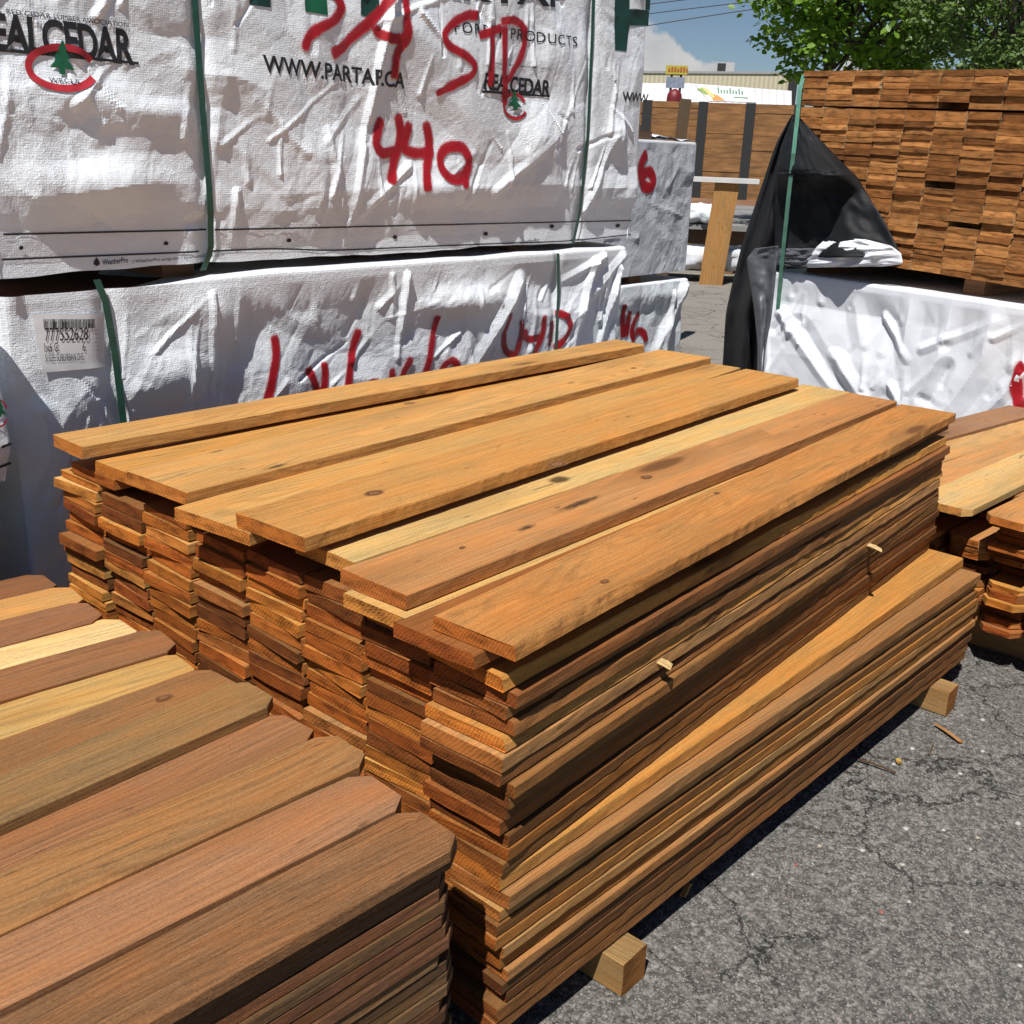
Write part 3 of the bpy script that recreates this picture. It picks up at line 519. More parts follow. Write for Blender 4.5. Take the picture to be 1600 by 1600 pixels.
# ------------------------------------------------------------------ wrapped packs
class Pack:
    """a box of lumber in a loose wrap; local frame: x along the face, y inward, z up; face at y=0"""
    def __init__(s, name, label, group, loc, rz, Wd, Dp, z0, z1, mat, Hf, sideamp=.010, cell=.006, rc=.014, top_sag=None, bottom=None):
        s.root = empty(name, loc, rz); tag(s.root, label, 'lumber pack', group); s.W = Wd; s.z0 = z0; s.z1 = z1; s.Hf = Hf; s.M = Matrix.Translation(loc) @ Matrix.Rotation(rz, 4, 'Z'); s.Mi = s.M.inverted(); s.loc = loc; s.rz = rz
        # perimeter: left side, front, right side
        def seg(a, b, n): return [a+(b-a)*i/n for i in range(n)]
        ns = int(Dp/.03); nf = int(Wd/cell); P = []; Nn = []; U = []
        for d in seg(Dp, rc, ns): P.append((0, d)); Nn.append((-1, 0)); U.append(-d)
        for k in range(6): a = math.pi/2*k/6; P.append((rc-rc*math.cos(a), rc-rc*math.sin(a))); Nn.append((-math.cos(a), -math.sin(a))); U.append(-rc+rc*1.5*k/6)
        for x in seg(rc, Wd-rc, nf): P.append((x, 0)); Nn.append((0, -1)); U.append(x)
        for k in range(6): a = math.pi/2*k/6; P.append((Wd-rc+rc*math.sin(a), rc-rc*math.cos(a))); Nn.append((math.sin(a), -math.cos(a))); U.append(Wd-rc+rc*1.5*k/6)
        for d in seg(rc, Dp, ns)+[Dp]: P.append((Wd, d)); Nn.append((1, 0)); U.append(Wd+d)
        P = np.array(P); Nn = np.array(Nn); U = np.array(U)
        nz_ = int((z1-z0)/cell); zs = np.linspace(z0, z1-rc, nz_)
        UU, ZZ = np.meshgrid(U, zs); H = Hf(UU, ZZ); inface = (UU > 0) & (UU < Wd); H = np.where(inface, H, np.sign(H)*np.minimum(abs(H), .02)*.8)
        s.zs = zs; s.H = H; s.U = U
        zb = zs[None, :].repeat(len(U), 0).T.copy()
        if bottom is not None: 
            bz = bottom(U)[None, :]; w = np.clip(1-(ZZ-z0)/.12, 0, 1); zb = zb + bz*w
        s.zb = zb
        X = P[:, 0][None]+Nn[:, 0][None]*H; Y = P[:, 1][None]+Nn[:, 1][None]*H
        rows = [np.stack([X, Y, zb], -1)]
        Ht = H[-1]
        for k in range(1, 5):     # roll over the top edge
            a = math.pi/2*k/4; ins = rc*(1-math.cos(a)); zz = z1-rc+rc*math.sin(a)
            if top_sag is not None: zz = zz - top_sag(U)*(k/4)
            rows.append(np.stack([P[:, 0]+Nn[:, 0]*(Ht-ins), P[:, 1]+Nn[:, 1]*(Ht-ins), np.zeros(len(U))+zz], -1)[None])
        G = np.concatenate(rows, 0); ny, nx_ = G.shape[:2]
        V = G.reshape(-1, 3); idx = np.arange(ny*nx_).reshape(ny, nx_)
        Fq = np.stack([idx[:-1, :-1], idx[:-1, 1:], idx[1:, 1:], idx[1:, :-1]], -1).reshape(-1, 4)
        cap = idx[-1]; V = np.concatenate([V, np.array([[Wd/2, Dp/2, z1-.002]])]); ci = len(V)-1
        F = [tuple(f) for f in Fq.tolist()] + [(int(cap[i]), int(cap[i+1]), ci) for i in range(nx_-1)] + [(int(cap[-1]), int(cap[0]), ci)]
        s.wrap = mesh_obj('wrap', V, F, mat, s.root, smooth=False)
        mb = MB(); mb.box((.035, .05, z0+.012), (Wd-.035, Dp-.01, z1-.03)); mb.build('board_block', M_core, s.root)
    def surf(s, x, z, off=.0015):
        """local point on the face"""
        x = np.asarray(x, float); z = np.asarray(z, float)
        i0 = np.clip(np.searchsorted(s.U, x)-1, 0, len(s.U)-2); fx = np.clip((x-s.U[i0])/(s.U[i0+1]-s.U[i0]), 0, 1)
        dz = s.zs[1]-s.zs[0]; jz = np.clip((z-s.zs[0])/dz, 0, len(s.zs)-1.001); j0 = jz.astype(int); fz = jz-j0
        H = s.H; h = (H[j0, i0]*(1-fx)+H[j0, i0+1]*fx)*(1-fz) + (H[j0+1, i0]*(1-fx)+H[j0+1, i0+1]*fx)*fz
        return np.stack([x, -h-off, z], -1)
    def px(s, x, y):
        """photo point on the flat face plane -> local (x, z)"""
        n = np.array([-math.sin(s.rz), math.cos(s.rz), 0]); p = onplane(x, y, s.loc, n); q = s.Mi @ Vector(p); return q.x, q.z
    def decal(s, name, v2, faces, mat, off=.0016, edge=None):
        v2 = np.array(v2); o = mesh_obj(name, s.surf(v2[:, 0], v2[:, 1], off), faces, mat, s.root, smooth=True)
        if edge is not None: a = o.data.attributes.new('edge', 'FLOAT', 'POINT'); a.data.foreach_set('value', np.array(edge, np.float32))
        return o
    def text(s, txt, p0, p1, h, mat, name='printed_lettering', bold=0, shear=0, fit=True, off=.0018, spacing=1.0):
        cu = bpy.data.curves.new('t', 'FONT'); cu.body = txt; cu.offset = bold; cu.shear = shear; cu.space_character = spacing; cu.resolution_u = 4
        to = bpy.data.objects.new('t', cu); C.objects.link(to); bpy.context.view_layer.update()
        me = bpy.data.meshes.new_from_object(to.evaluated_get(bpy.context.evaluated_depsgraph_get())); bpy.data.objects.remove(to); 
        a = np.array(s.px(*p0)); b_ = np.array(s.px(*p1)); d = b_-a; Ld = np.hypot(*d); ex = d/Ld; ey = np.array([-ex[1], ex[0]]); ey = np.array([ex[0]*0-ex[1], ex[0]])
        bm = bmesh.new(); bm.from_mesh(me); bmesh.ops.triangulate(bm, faces=bm.faces)
        xs_ = [v.co.x for v in bm.verts]; w = max(xs_)-min(xs_); x00 = min(xs_); sx = Ld/w; sy = h/.729
        for v in bm.verts: q = a + ex*(v.co.x-x00)*sx + ey*v.co.y*sy; v.co = (q[0], q[1], 0)
        for _ in range(4):
            es = [e for e in bm.edges if e.calc_length() > .016]
            if not es: break
            bmesh.ops.subdivide_edges(bm, edges=es, cuts=1, use_grid_fill=False); bmesh.ops.triangulate(bm, faces=[f for f in bm.faces if len(f.verts) > 3])
        bm.verts.index_update(); v2 = [(v.co.x, v.co.y) for v in bm.verts]; fs = [tuple(v.index for v in f.verts) for f in bm.faces]; bm.free(); bpy.data.meshes.remove(me)
        return s.decal(name, v2, fs, mat, off)
    def poly(s, pts, mat, name='printed_mark', off=.0017):
        """filled polygon in photo points"""
        bm = bmesh.new(); vs = [bm.verts.new((*s.px(*p), 0)) for p in pts]; bm.faces.new(vs); bmesh.ops.triangulate(bm, faces=bm.faces)
        for _ in range(5):
            es = [e for e in bm.edges if e.calc_length() > .015]
            if not es: break
            bmesh.ops.subdivide_edges(bm, edges=es, cuts=1, use_grid_fill=False); bmesh.ops.triangulate(bm, faces=[f for f in bm.faces if len(f.verts) > 3])
        bm.verts.index_update(); v2 = [(v.co.x, v.co.y) for v in bm.verts]; fs = [tuple(v.index for v in f.verts) for f in bm.faces]; bm.free(); return s.decal(name, v2, fs, mat, off)
    def ribbon(s, pts, w, mat, name, off=.0016, soft=False, closed=False, smooth=True, step=.006, px=True):
        P = [np.array(s.px(*p)) if px else np.array(p) for p in pts]
        out = []
        if smooth and len(P) > 2:
            Q = [P[0]]+P+[P[-1]] if not closed else [P[-1]]+P+[P[0], P[1]]
            for i in range(1, len(Q)-2):
                a, b_, c, d = Q[i-1:i+3]; n = max(2, int(np.hypot(*(c-b_))/step))
                for k in range(n): t = k/n; out.append(.5*((2*b_)+(-a+c)*t+(2*a-5*b_+4*c-d)*t*t+(-a+3*b_-3*c+d)*t**3))
            out.append(Q[-2])
        else:
            for i in range(len(P)-1):
                n = max(1, int(np.hypot(*(P[i+1]-P[i]))/step))
                for k in range(n): out.append(P[i]+(P[i+1]-P[i])*k/n)
            out.append(P[-1])
        O = np.array(out); T = np.gradient(O, axis=0); T /= np.maximum(np.hypot(T[:, 0], T[:, 1])[:, None], 1e-6); Nr = np.stack([-T[:, 1], T[:, 0]], -1)
        ks = np.array([-1, -.62, -.30, .30, .62, 1.]) if soft else np.array([-1., 0, 1.]); ed = np.array([0, .38, .95, .95, .38, 0]) if soft else np.array([1., 1, 1])
        ww = w/2*(1.9 if soft else 1)
        if soft: r = random.Random(len(pts)); j = gn(np.arange(len(O))*.08, np.zeros(len(O))+r.random()*9, 3)*.25+1; ww = ww*j[:, None, None]
        G = O[:, None]+Nr[:, None]*(ks[None, :, None]*ww); e = np.tile(ed, (len(O), 1))
        if soft and not closed:
            for k in range(3): e[k] *= (k+.3)/3.5; e[-1-k] *= (k+.3)/3.5
        m = len(ks); n = len(O); F = [(i*m+k, i*m+k+1, (i+1)*m+k+1, (i+1)*m+k) for i in range(n-1) for k in range(m-1)]
        return s.decal(name, G.reshape(-1, 2), F, mat, off, e.ravel())
    def spray(s, strokes, w, name, label=None, off=.0022):
        obs = [s.ribbon(p, w, M_spray, name, off=off+.0003*i, soft=True) for i, p in enumerate(strokes)]
        return join(obs, name, label)
def join(obs, name, label=None):
    """merge several meshes of one part into the first"""
    base = obs[0]
    if len(obs) > 1:
        V = []; F = []; E = []; n = 0; has = 'edge' in base.data.attributes
        for o in obs:
            V += [tuple(v.co) for v in o.data.vertices]; F += [tuple(i+n for i in p.vertices) for p in o.data.polygons]
            if has: a = np.zeros(len(o.data.vertices), np.float32); o.data.attributes['edge'].data.foreach_get('value', a); E.append(a)
            n = len(V)
        par = base.parent; mat = base.data.materials[0]
        for o in obs: bpy.data.objects.remove(o)
        base = mesh_obj(name, V, F, mat, par, smooth=True)
        if has: a = base.data.attributes.new('edge', 'FLOAT', 'POINT'); a.data.foreach_set('value', np.concatenate(E))
    if label: base['label'] = label
    return base
def strap_on(pk, pts, w=.017, off=.005, mat=None, name='strap', z_over=True):
    P = [np.array(pk.px(*p)) for p in pts]; O = []
    for i in range(len(P)-1):
        for k in range(24): O.append(P[i]+(P[i+1]-P[i])*k/24)
    O.append(P[-1]); O = np.array(O); S = pk.surf(O[:, 0], O[:, 1], off)
    y = S[:, 1].copy()         # a taut strap bridges the hollows
    n = len(y)
    for _ in range(1500):
        y2 = y.copy(); y2[1:-1] = (y[:-2]+y[2:])/2; y = np.minimum(S[:, 1], y2)
    V = []; F = []
    for i in range(n):
        for dx, dy in ((-w/2, 0), (w/2, 0), (w/2, -.0012), (-w/2, -.0012)): V.append((S[i, 0]+dx, y[i]+dy, S[i, 2]))
    for i in range(n-1):
        for k in range(4): F.append((i*4+k, (i+1)*4+k, (i+1)*4+(k+1) % 4, i*4+(k+1) % 4))
    return mesh_obj(name, V, F, mat or M_strap, pk.root)
def ridge(a): return 1-2*np.abs(a)
def tri(x, y, seed=0):
    """continuous faceted noise: random heights on a skewed triangle grid, flat facets between"""
    x = np.asarray(x, float)+seed*3.7; y = np.asarray(y, float)+seed*5.1; sk = (x+y)*.366025; X = x+sk; Y = y+sk
    xi = np.floor(X).astype(int); yi = np.floor(Y).astype(int); fx = X-xi; fy = Y-yi
    def h(i, j): return PERM[(PERM[(i+seed*7) & 255]+j+seed*11) & 255]/127.5-1
    a = h(xi, yi); c = h(xi+1, yi+1); up = fx > fy; b = np.where(up, h(xi+1, yi), h(xi, yi+1))
    return np.where(up, a*(1-fx)+b*(fx-fy)+c*fy, a*(1-fy)+b*(fy-fx)+c*fx)
def crumple(u, z, seed, a1=.010, a2=.005, a3=.002):
    wu = u+gn(u*2.2, z*2.2, seed+31)*.09+gn(u*9, z*9, seed+33)*.012; wz = z+gn(u*2.2, z*2.2, seed+32)*.09+gn(u*9, z*9, seed+34)*.012
    zone = .30+.9*np.clip(gn(u*1.9, z*2.3, seed+3)+.45, 0, 1)
    A = tri(wu*3.6, wz*4.2, seed)*a1*1.1 + tri(wu*8.5+wz*2, wz*7.5, seed+1)*a2*1.5
    f1, f2, _ = worley(wu*5, wz*4, seed+9); A += np.minimum(f2-f1, .10)*a2*1.8
    B = tri(wu*19, wz*17, seed+2)*a3*1.0 + tri(wu*41, wz*38, seed+4)*a3*.45
    return A + B*zone + gn(u*70, z*70, seed+6)*a3*.16
def crease(u, z, a, b, amp, wd):
    """a straight pinched fold from a to b, fading toward b"""
    d = np.array(b, float)-np.array(a, float); L2 = d@d; t = np.clip(((u-a[0])*d[0]+(z-a[1])*d[1])/L2, 0, 1)
    dd = np.hypot(u-a[0]-t*d[0], z-a[1]-t*d[1]); return amp*(1-.7*t)*np.clip(1-dd/(wd*1.8), 0, 1)
def rcreases(u, z, W_, z0, z1, n, seed, amp=.005, wd=.006, ang=None):
    r = random.Random(seed); h = 0
    for _ in range(n):
        a = (r.uniform(0, W_), r.uniform(z0, z1)); th = r.gauss(ang, .5) if ang is not None else r.uniform(0, math.pi); Ln = r.uniform(.04, .22)*(1 if r.random() < .8 else 1.8)
        wob = gn(u*8, z*8, seed)*.006
        h = h + crease(u+wob, z+wob, a, (a[0]+Ln*math.cos(th), a[1]+Ln*math.sin(th)), amp*r.uniform(.4, 1.3)*(1 if r.random() < .7 else -1), wd*r.uniform(.8, 1.8))
    return h
def blob(u, z, c, r, amp): return amp*np.exp(-(((u-c[0])/r[0])**2+((z-c[1])/r[1])**2))
FY = 2.30; XL = 1.0
def toL(px, py): p = ony(px, py, FY); return p[0]-XL, p[2]
G_pack = 'white wrapped lumber packs'
def H_top(u, z):
    h = crumple(u, z, 4, .009, .0050, .0022)
    h = h + rcreases(u, z, 2.33, 1.1, 1.86, 110, 5, .0065, .005, 1.5) + gn(u*1.5+2, z*2.1, 11)*.010; ed = np.clip(np.minimum(u+.02, 2.35-u)/.08, 0, 1); h = h*ed
    zt = 1.165+.03*gn(u*2.5, z*0+3, 15); tuck = np.clip((zt-z)/.10, 0, 1); h = h*(1-.8*tuck) - .016*tuck + .010*np.clip(1-abs(z-zt-.04)/.07, 0, 1)*(1+1.2*gn(u*3, z*0+1, 12))
    for (c, r, am) in [((150, 285), (.16, .05), .022), ((120, 150), (.10, .04), .016), ((240, 175), (.10, .03), .014), ((850, 230), (.12, .10), .024), ((880, 90), (.10, .08), .012), ((960, 210), (.05, .05), .020), ((530, 250), (.15, .06), .014), ((690, 300), (.2, .03), .010)]:
        p = toL(*c); h = h + blob(u, z, p, r, am)
    for (a, b, am, wd) in [((320, 330), (350, 120), .008, .012), ((610, 0), (540, 385), .016, .010), ((655, 20), (690, 65), .010, .008), ((510, 205), (545, 385), .007, .010), ((640, 260), (550, 350), .010, .010), ((770, 300), (870, 210), .010, .012), ((915, 330), (960, 205), .012, .012), ((370, 300), (366, 380), .010, .008), ((300, 350), (345, 345), -.012, .012)]:
        h = h + crease(u, z, toL(*a), toL(*b), am, wd)
    sx = toL(317, 200)[0]; h = h - .014*np.exp(-((u-sx)/.022)**2); sx2 = toL(917, 200)[0]; h = h - .014*np.exp(-((u-sx2)/.022)**2)
    return h
top_pack = Pack('wrapped_lumber_pack', 'large white wrapped lumber pack sprayed red 440, upper one behind the central stack', G_pack, (XL, FY, 0), 0, 2.33, 1.1, 1.022, 1.86, M_wrap, H_top, bottom=lambda U: gn(U*2.2, U*0+4, 8)*.010 + gn(U*9, U*0+7, 9)*.003)
def H_low(u, z):
    h = crumple(u, z, 9, .013, .0055, .0022) + rcreases(u, z, 2.28, .4, .95, 70, 6, .007, .006, 1.3) + gn(u*1.3+9, z*1.6, 21)*.014
    top = np.clip((z-.885)/.08, 0, 1); ed = np.clip(np.minimum(u+.02, 2.3-u)/.06, 0, 1); h = h*(1-.85*top)*ed + .010*top
    for (c, r, am) in [((270, 585), (.13, .06), .030), ((330, 500), (.10, .08), .020), ((720, 470), (.18, .04), .020), ((90, 520), (.14, .10), .012)]:
        h = h + blob(u, z, toL(*c), r, am)
    for (a, b, am, wd) in [((325, 460), (335, 640), .010, .008), ((632, 430), (622, 560), .018, .009), ((610, 430), (612, 500), .008, .007), ((810, 440), (730, 590), .022, .022), ((925, 410), (890, 560), .020, .014), ((965, 420), (935, 560), .024, .012), ((970, 400), (880, 520), .014, .016), ((715, 520), (672, 562), .008, .006), ((940, 400), (880, 440), .016, .012), ((15, 460), (60, 640), .016, .014), ((60, 640), (100, 900), .014, .02)]:
        h = h + crease(u, z, toL(*a), toL(*b), am, wd)
    c0 = toL(104, 534); fl0 = np.clip(1.6-np.maximum(abs(u-c0[0])/.135, abs(z-c0[1])/.085), 0, 1); h = h*(1-fl0)+.012*fl0+.006*gn(u*4, z*4, 77)*fl0
    sx = toL(170, 550)[0]; h = h - .014*np.exp(-((u-sx)/.03)**2); sx2 = toL(868, 450)[0]; h = h - .012*np.exp(-((u-sx2)/.02)**2)
    return h
low_pack = Pack('wrapped_lumber_pack', 'white wrapped lumber pack with barcode sticker, lower one right behind the central stack', G_pack, (XL, FY, 0), 0, 2.28, 1.1, .10, .998, M_wrap, H_low,
                top_sag=lambda U: .050*np.clip((.5-U)/.4, 0, 1)+gn(U*4, U*0+2, 5)*.006)
for k, x in enumerate((.45, 1.75)):
    b = MB(); b.box((XL+x, FY+.10, .985), (XL+x+.09, FY+1.1, 1.032)); o = b.build('spacer_block', M_core); tag(o, ['wooden spacer between the two big white packs, nearer the barcode sticker', 'wooden spacer between the two big white packs, nearer their right end'][k], 'timber', 'spacers between the wrapped packs')
for x in (.2, 1.0, 1.8):
    b = MB(); b.box((XL+x, FY+.02, .002), (XL+x+.09, FY+1.1, .112)); o = b.build('bearer_block', M_core); tag(o, 'timber bearer hidden in the shade beneath the lower white pack', 'timber', 'bearers under the lower wrapped pack')
tp = top_pack
strap_on(tp, [(293, -135), (300, -60), (309, 100), (319, 215), (330, 330), (334, 385), (334, 400), (326, 424)], .0165); strap_on(tp, [(935, -125), (931, -60), (926, 60), (918, 200), (909, 330), (903, 382)], .014)
lp = low_pack; strap_on(lp, [(148, 436), (162, 470), (176, 550), (190, 660), (210, 780)], .017); strap_on(lp, [(871, 396), (871, 460), (866, 560), (862, 650)], .014)
# --- printing and paint on the upper pack
tp.text('EALCEDAR', (-6, 76), (209, 100), .070, M_ink, 'printed_brand_name', bold=.03, spacing=.92)
tp.poly([(-6, 73), (215, 97), (215, 101), (-6, 79)], M_ink, 'printed_underline')
tp.text('N  RED CEDAR LUMBER ASSOCIATION', (-3, 19), (200, 43), .010, M_ink, 'printed_small_lettering')
def emblem(pk, cx, cy, rx, ry, skew=.06, tree=True, txt=None):
    pts = [(cx+rx*math.cos(a), cy+ry*math.sin(a)+skew*rx*math.cos(a)) for a in [math.radians(d) for d in range(24, 338, 12)]]
    wpx = rx*.2; z = abs(pk.px(cx, cy)[0]-pk.px(cx+wpx, cy)[0]); pk.ribbon(pts, z, M_inkr, 'emblem_ring', off=.0026)
    t = ry/32
    T = [(0, -30), (7, -14), (4, -14), (12, 0), (7, 0), (19, 17), (5, 15), (5, 24), (-4, 24), (-4, 14), (-17, 14), (-7, -2), (-12, -2), (-4, -15), (-7, -15)]
    pk.poly([(cx+x*t, cy-14*t+y*t+skew*x*t) for x, y in T], M_inkg, 'emblem_tree', off=.0034)
    if txt: pk.text(txt, (cx-20*t, cy+23*t), (cx+26*t, cy+26*t), .011*t, M_ink, 'emblem_lettering', off=.0034)
emblem(tp, 96, 106, 50, 32, txt='WRCLA')
tp.text('WWW.PARTAP.CA', (406, 112), (634, 138), .040, M_ink, 'printed_web_address', bold=.02)
tp.text('FOREST PRODUCTS', (706, 50), (900, 73), .031, M_ink, 'printed_serif_lettering', spacing=1.15)
tp.text('PARTAP', (620, -8), (888, 12), .055, M_ink, 'printed_brand_lettering', bold=.02)
tp.text('REALCEDAR', (751, 139), (858, 150), .046, M_ink, 'printed_brand_name', bold=.03, spacing=.92)
tp.poly([(749, 141), (859, 149), (859, 152), (749, 145)], M_ink, 'printed_underline'); tp.text('WESTERN RED CEDAR LUMBER ASSOC', (768, 101), (856, 109), .006, M_ink, 'printed_small_lettering')
emblem(tp, 803, 166, 18, 19, txt='WRCLA')
tp.text('WWW.PARTAP.CA', (968, 157), (1180, 170), .030, M_ink, 'printed_web_address', bold=.02) if False else tp.text('WWW', (968, 157), (1012, 161), .030, M_ink, 'printed_web_address', bold=.02)
for q, m_ in (([(383, -110), (418, -106), (420, 12), (386, 8)], M_inkdg), ([(474, -106), (512, -102), (510, 24), (475, 18)], M_inkg), ([(565, -102), (593, -100), (591, 29), (564, 24)], M_inkdg), ([(963, -70), (983, -70), (984, 14), (1014, 16), (1013, 40), (984, 40), (978, 80), (959, 78)], M_inkdg), ([(984, -70), (1018, -66), (1015, 16), (1008, 15), (1006, -38), (984, -40)], M_inkdg)):
    tp.poly(q, m_, 'printed_green_letter', off=.0014)
def c2(*p): return [(400+x/2.5, y/2.5) for x, y in p]
tp.spray([c2((250, -60), (320, -10), (335, 35), (300, 80), (240, 110), (195, 150), (180, 205)), c2((520, -30), (490, 30), (440, 85), (380, 140), (330, 190), (285, 215)), c2((450, 95), (480, 135), (530, 152), (590, 150)), c2((580, -60), (575, 60), (578, 150), (550, 200), (542, 260), (540, 320))], .023, 'spray_paint_mark', 'red spray painted characters running off the top edge')
tp.spray([c2((870, 62), (810, 62), (755, 95), (725, 140), (745, 180), (800, 215), (838, 255), (825, 295), (770, 325), (695, 370)), c2((855, 140), (905, 125), (960, 105)), c2((915, 120), (912, 200), (905, 280), (900, 345)), c2((968, 95), (962, 200), (960, 300), (970, 420)), c2((945, 85), (1000, 80), (1038, 105), (1048, 165), (1030, 225), (995, 285), (968, 330))], .021, 'spray_paint_mark', 'red spray painted letters STD')
tp.spray([c2((500, 455), (478, 520), (472, 570), (500, 598), (560, 585)), c2((556, 438), (572, 500), (562, 580), (540, 640), (520, 725)), c2((612, 470), (592, 540), (590, 580), (630, 596), (700, 590)), c2((665, 468), (682, 540), (675, 610), (660, 680), (652, 755)), c2((800, 572), (750, 575), (718, 610), (722, 665), (760, 700), (805, 680), (822, 630), (800, 575), (760, 572)), c2((812, 640), (806, 700), (795, 740))], .026, 'spray_paint_number', 'red spray painted number 440')
# hem lines and eyelets along the bottom
for (ya, yb, seg_) in ((367, 345, [(8, 330), (340, 990)]), (407, 367, [(8, 320), (340, 990)])):
    for (xa, xb) in seg_:
        pts = [(x, ya+(yb-ya)*x/990 + (6 if 480 < x < 900 and ya > 400 else 0)) for x in np.linspace(xa, xb, 8)]; tp.ribbon(pts, .0042, M_line, 'hem_line', off=.0014)
for q in ((37, 388), (265, 381), (455, 376), (622, 371), (765, 366), (868, 354), (970, 353)):
    tp.poly([(q[0]+3.6*math.cos(a), q[1]+3.2*math.sin(a)) for a in [math.pi*2*k/12 for k in range(12)]], M_ink, 'eyelet')
tp.poly([(157, 403), (161, 409), (162, 414), (157, 417), (152, 414), (153, 409)], M_ink, 'printed_drop_mark'); tp.text('WeatherPro', (167, 415), (206, 411), .0125, M_ink, 'printed_small_lettering', shear=.25, bold=.01); tp.text('| WeatherPro-wrap.com | Email: wrap@pro.com', (213, 412), (356, 401), .008, M_ink, 'printed_small_lettering', shear=.2)
tp.text('WeatherPro', (818, 382), (848, 378), .0125, M_ink, 'printed_small_lettering', shear=.25, bold=.01)
# --- lower pack: sticker, paint
lp.poly([(44, 489), (160, 488), (162, 572), (60, 580)], M_paper, 'barcode_sticker', off=.004)
rb = random.Random(5); x = 62.; bars = []
while x < 143:
    w_ = rb.choice([.7, .9, 1.4, 2.0]); bars.append((x, w_)); x += w_+rb.choice([.8, 1.1, 1.5])
bb = [lp.poly([(x, 497), (x+w_, 497), (x+w_+.3, 511), (x+.3, 511)], M_ink, 'barcode', off=.0055) for x, w_ in bars]; join(bb, 'barcode')
lp.text('777552628', (64, 531), (131, 529), .030, M_ink, 'sticker_lettering', off=.0055); lp.text('1x6 G', (63, 548), (84, 547), .021, M_ink, 'sticker_lettering', off=.0055); lp.text('6', (122, 546), (126, 546), .019, M_ink, 'sticker_lettering', off=.0055)
lp.text('S1S2E SUBURBAN D/E', (64, 563), (123, 560), .0165, M_ink, 'sticker_lettering', off=.0055, spacing=1.15)
for k in range(6): lp.text(['PCS 88', 'FT 528', 'GRADE', 'MILL', 'YARD 04', 'TALLY'][k] if k < 0 else '- --- -', (139, 516+k*6.2), (151+k % 3*2, 515.5+k*6.2), .006, M_ink, 'sticker_lettering', off=.0055)
lp.spray([[(428, 520), (431, 550), (424, 590), (415, 640)], [(483, 572), (492, 592), (503, 618)], [(511, 563), (512, 585), (508, 615)], [(565, 512), (556, 545), (550, 575), (543, 620)], [(572, 612), (583, 598), (594, 602), (602, 615)], [(612, 572), (613, 595), (610, 620)], [(643, 556), (632, 580), (622, 610)], [(681, 490), (675, 525), (668, 560), (660, 600)], [(685, 592), (690, 572), (702, 562), (711, 572), (712, 592)]], .022, 'spray_paint_mark', 'red spray painted size marks along the lower wrap')
lp.spray([[(794, 486), (783, 520), (788, 548), (804, 552), (812, 530)], [(813, 496), (812, 525), (803, 556), (790, 580)], [(822, 510), (822, 528), (848, 528)], [(848, 490), (846, 525), (832, 556)], [(862, 498), (861, 530), (858, 545)], [(866, 488), (882, 494), (886, 512), (876, 532), (864, 545)]], .022, 'spray_paint_number', 'red spray painted number 440')

# --- third pack at the far left edge: only its right hand end shows
p3R = ony(18, 700, 2.16); zb3 = ony(10, 755, 2.16)[2]
def H3(u, z): return crumple(u, z, 17, .008, .004, .002)-.02*np.clip((zb3+.08-z)/.08, 0, 1)
pk3 = Pack('wrapped_lumber_pack', 'white wrapped lumber pack with red emblem, cut off by the left edge of the photo', G_pack, (p3R[0]-1.2, 2.16, 0), 0, 1.2, 1.0, zb3, 1.02, M_wrap, H3, cell=.009)
emblem(pk3, -3, 645, 14, 20); 
for (a_, b_) in (((0, 698), (16, 692)), ((0, 731), (19, 724))): pk3.ribbon([a_, ((a_[0]+b_[0])/2, (a_[1]+b_[1])/2), b_], .006, M_line, 'hem_line')
b = MB(); [b.box((p3R[0]-1.2+x, 2.2, .002), (p3R[0]-1.2+x+.1, 3.1, zb3+.02)) for x in (.1, .9)]; o = b.build('bearer_block', M_core); tag(o, 'tall timber bearers in the dark beneath the leftmost white pack', 'timber')

# --- silver packs beyond the right end of the white ones
def HS(u, z): return (crumple(u, z, 23, .004, .004, .0028)+rcreases(u, z, SW, .75, 1.35, 40, 7, .006, .010) + gn(u*5, z*1.6, 25)*.004)*np.clip((1.39-z)/.06, 0, 1)*np.clip((SW+.01-u)/.05, 0, 1)
SX = 5.0; SY = 3.09; SW = 1.8
sp_ = Pack('wrapped_lumber_pack', 'silver grey wrapped pack sprayed with a red 6, upper one past the big white packs', 'silver wrapped packs', (SX-SW, SY, 0), 0, SW, .9, .735, 1.385, M_wrap2, HS, cell=.011)
def HS2(u, z):
    h = crumple(u, z, 29, .010, .006, .003)+.012*np.exp(-((z-.62)/.05)**2)
    return h + crease(u, z, (SW-.02, .66), (SW-.3, .2), .03, .03)+crease(u, z, (SW-.13, .62), (SW-.16, .2), .02, .015)
sp2 = Pack('wrapped_lumber_pack', 'white wrapped pack sprayed with red 116, lower one past the big white packs', 'silver wrapped packs', (SX-SW, SY, 0), 0, SW-.01, .9, .08, .695, M_wrap, HS2, cell=.011)
sp_.spray([[(1012, 238), (1003, 252), (1001, 272), (1006, 290), (1016, 292), (1020, 280), (1014, 268), (1004, 272)]], .045, 'spray_paint_number', 'red spray painted 6')
sp2.spray([[(972, 474), (971, 495), (975, 528)], [(983, 484), (980, 505), (980, 528)], [(1001, 489), (991, 503), (988, 518), (993, 534)], [(992, 522), (1001, 517), (1008, 522), (1012, 535)]], .035, 'spray_paint_number', 'red spray painted 116')
for x in (.3, SW-.5): b = MB(); b.box((SX-SW+x, SY+.02, .69), (SX-SW+x+.1, SY+.9, .745)); tag(b.build('spacer_block', M_core), 'timber spacer between the silver pack and the white pack below it', 'timber', 'spacers between the silver packs')
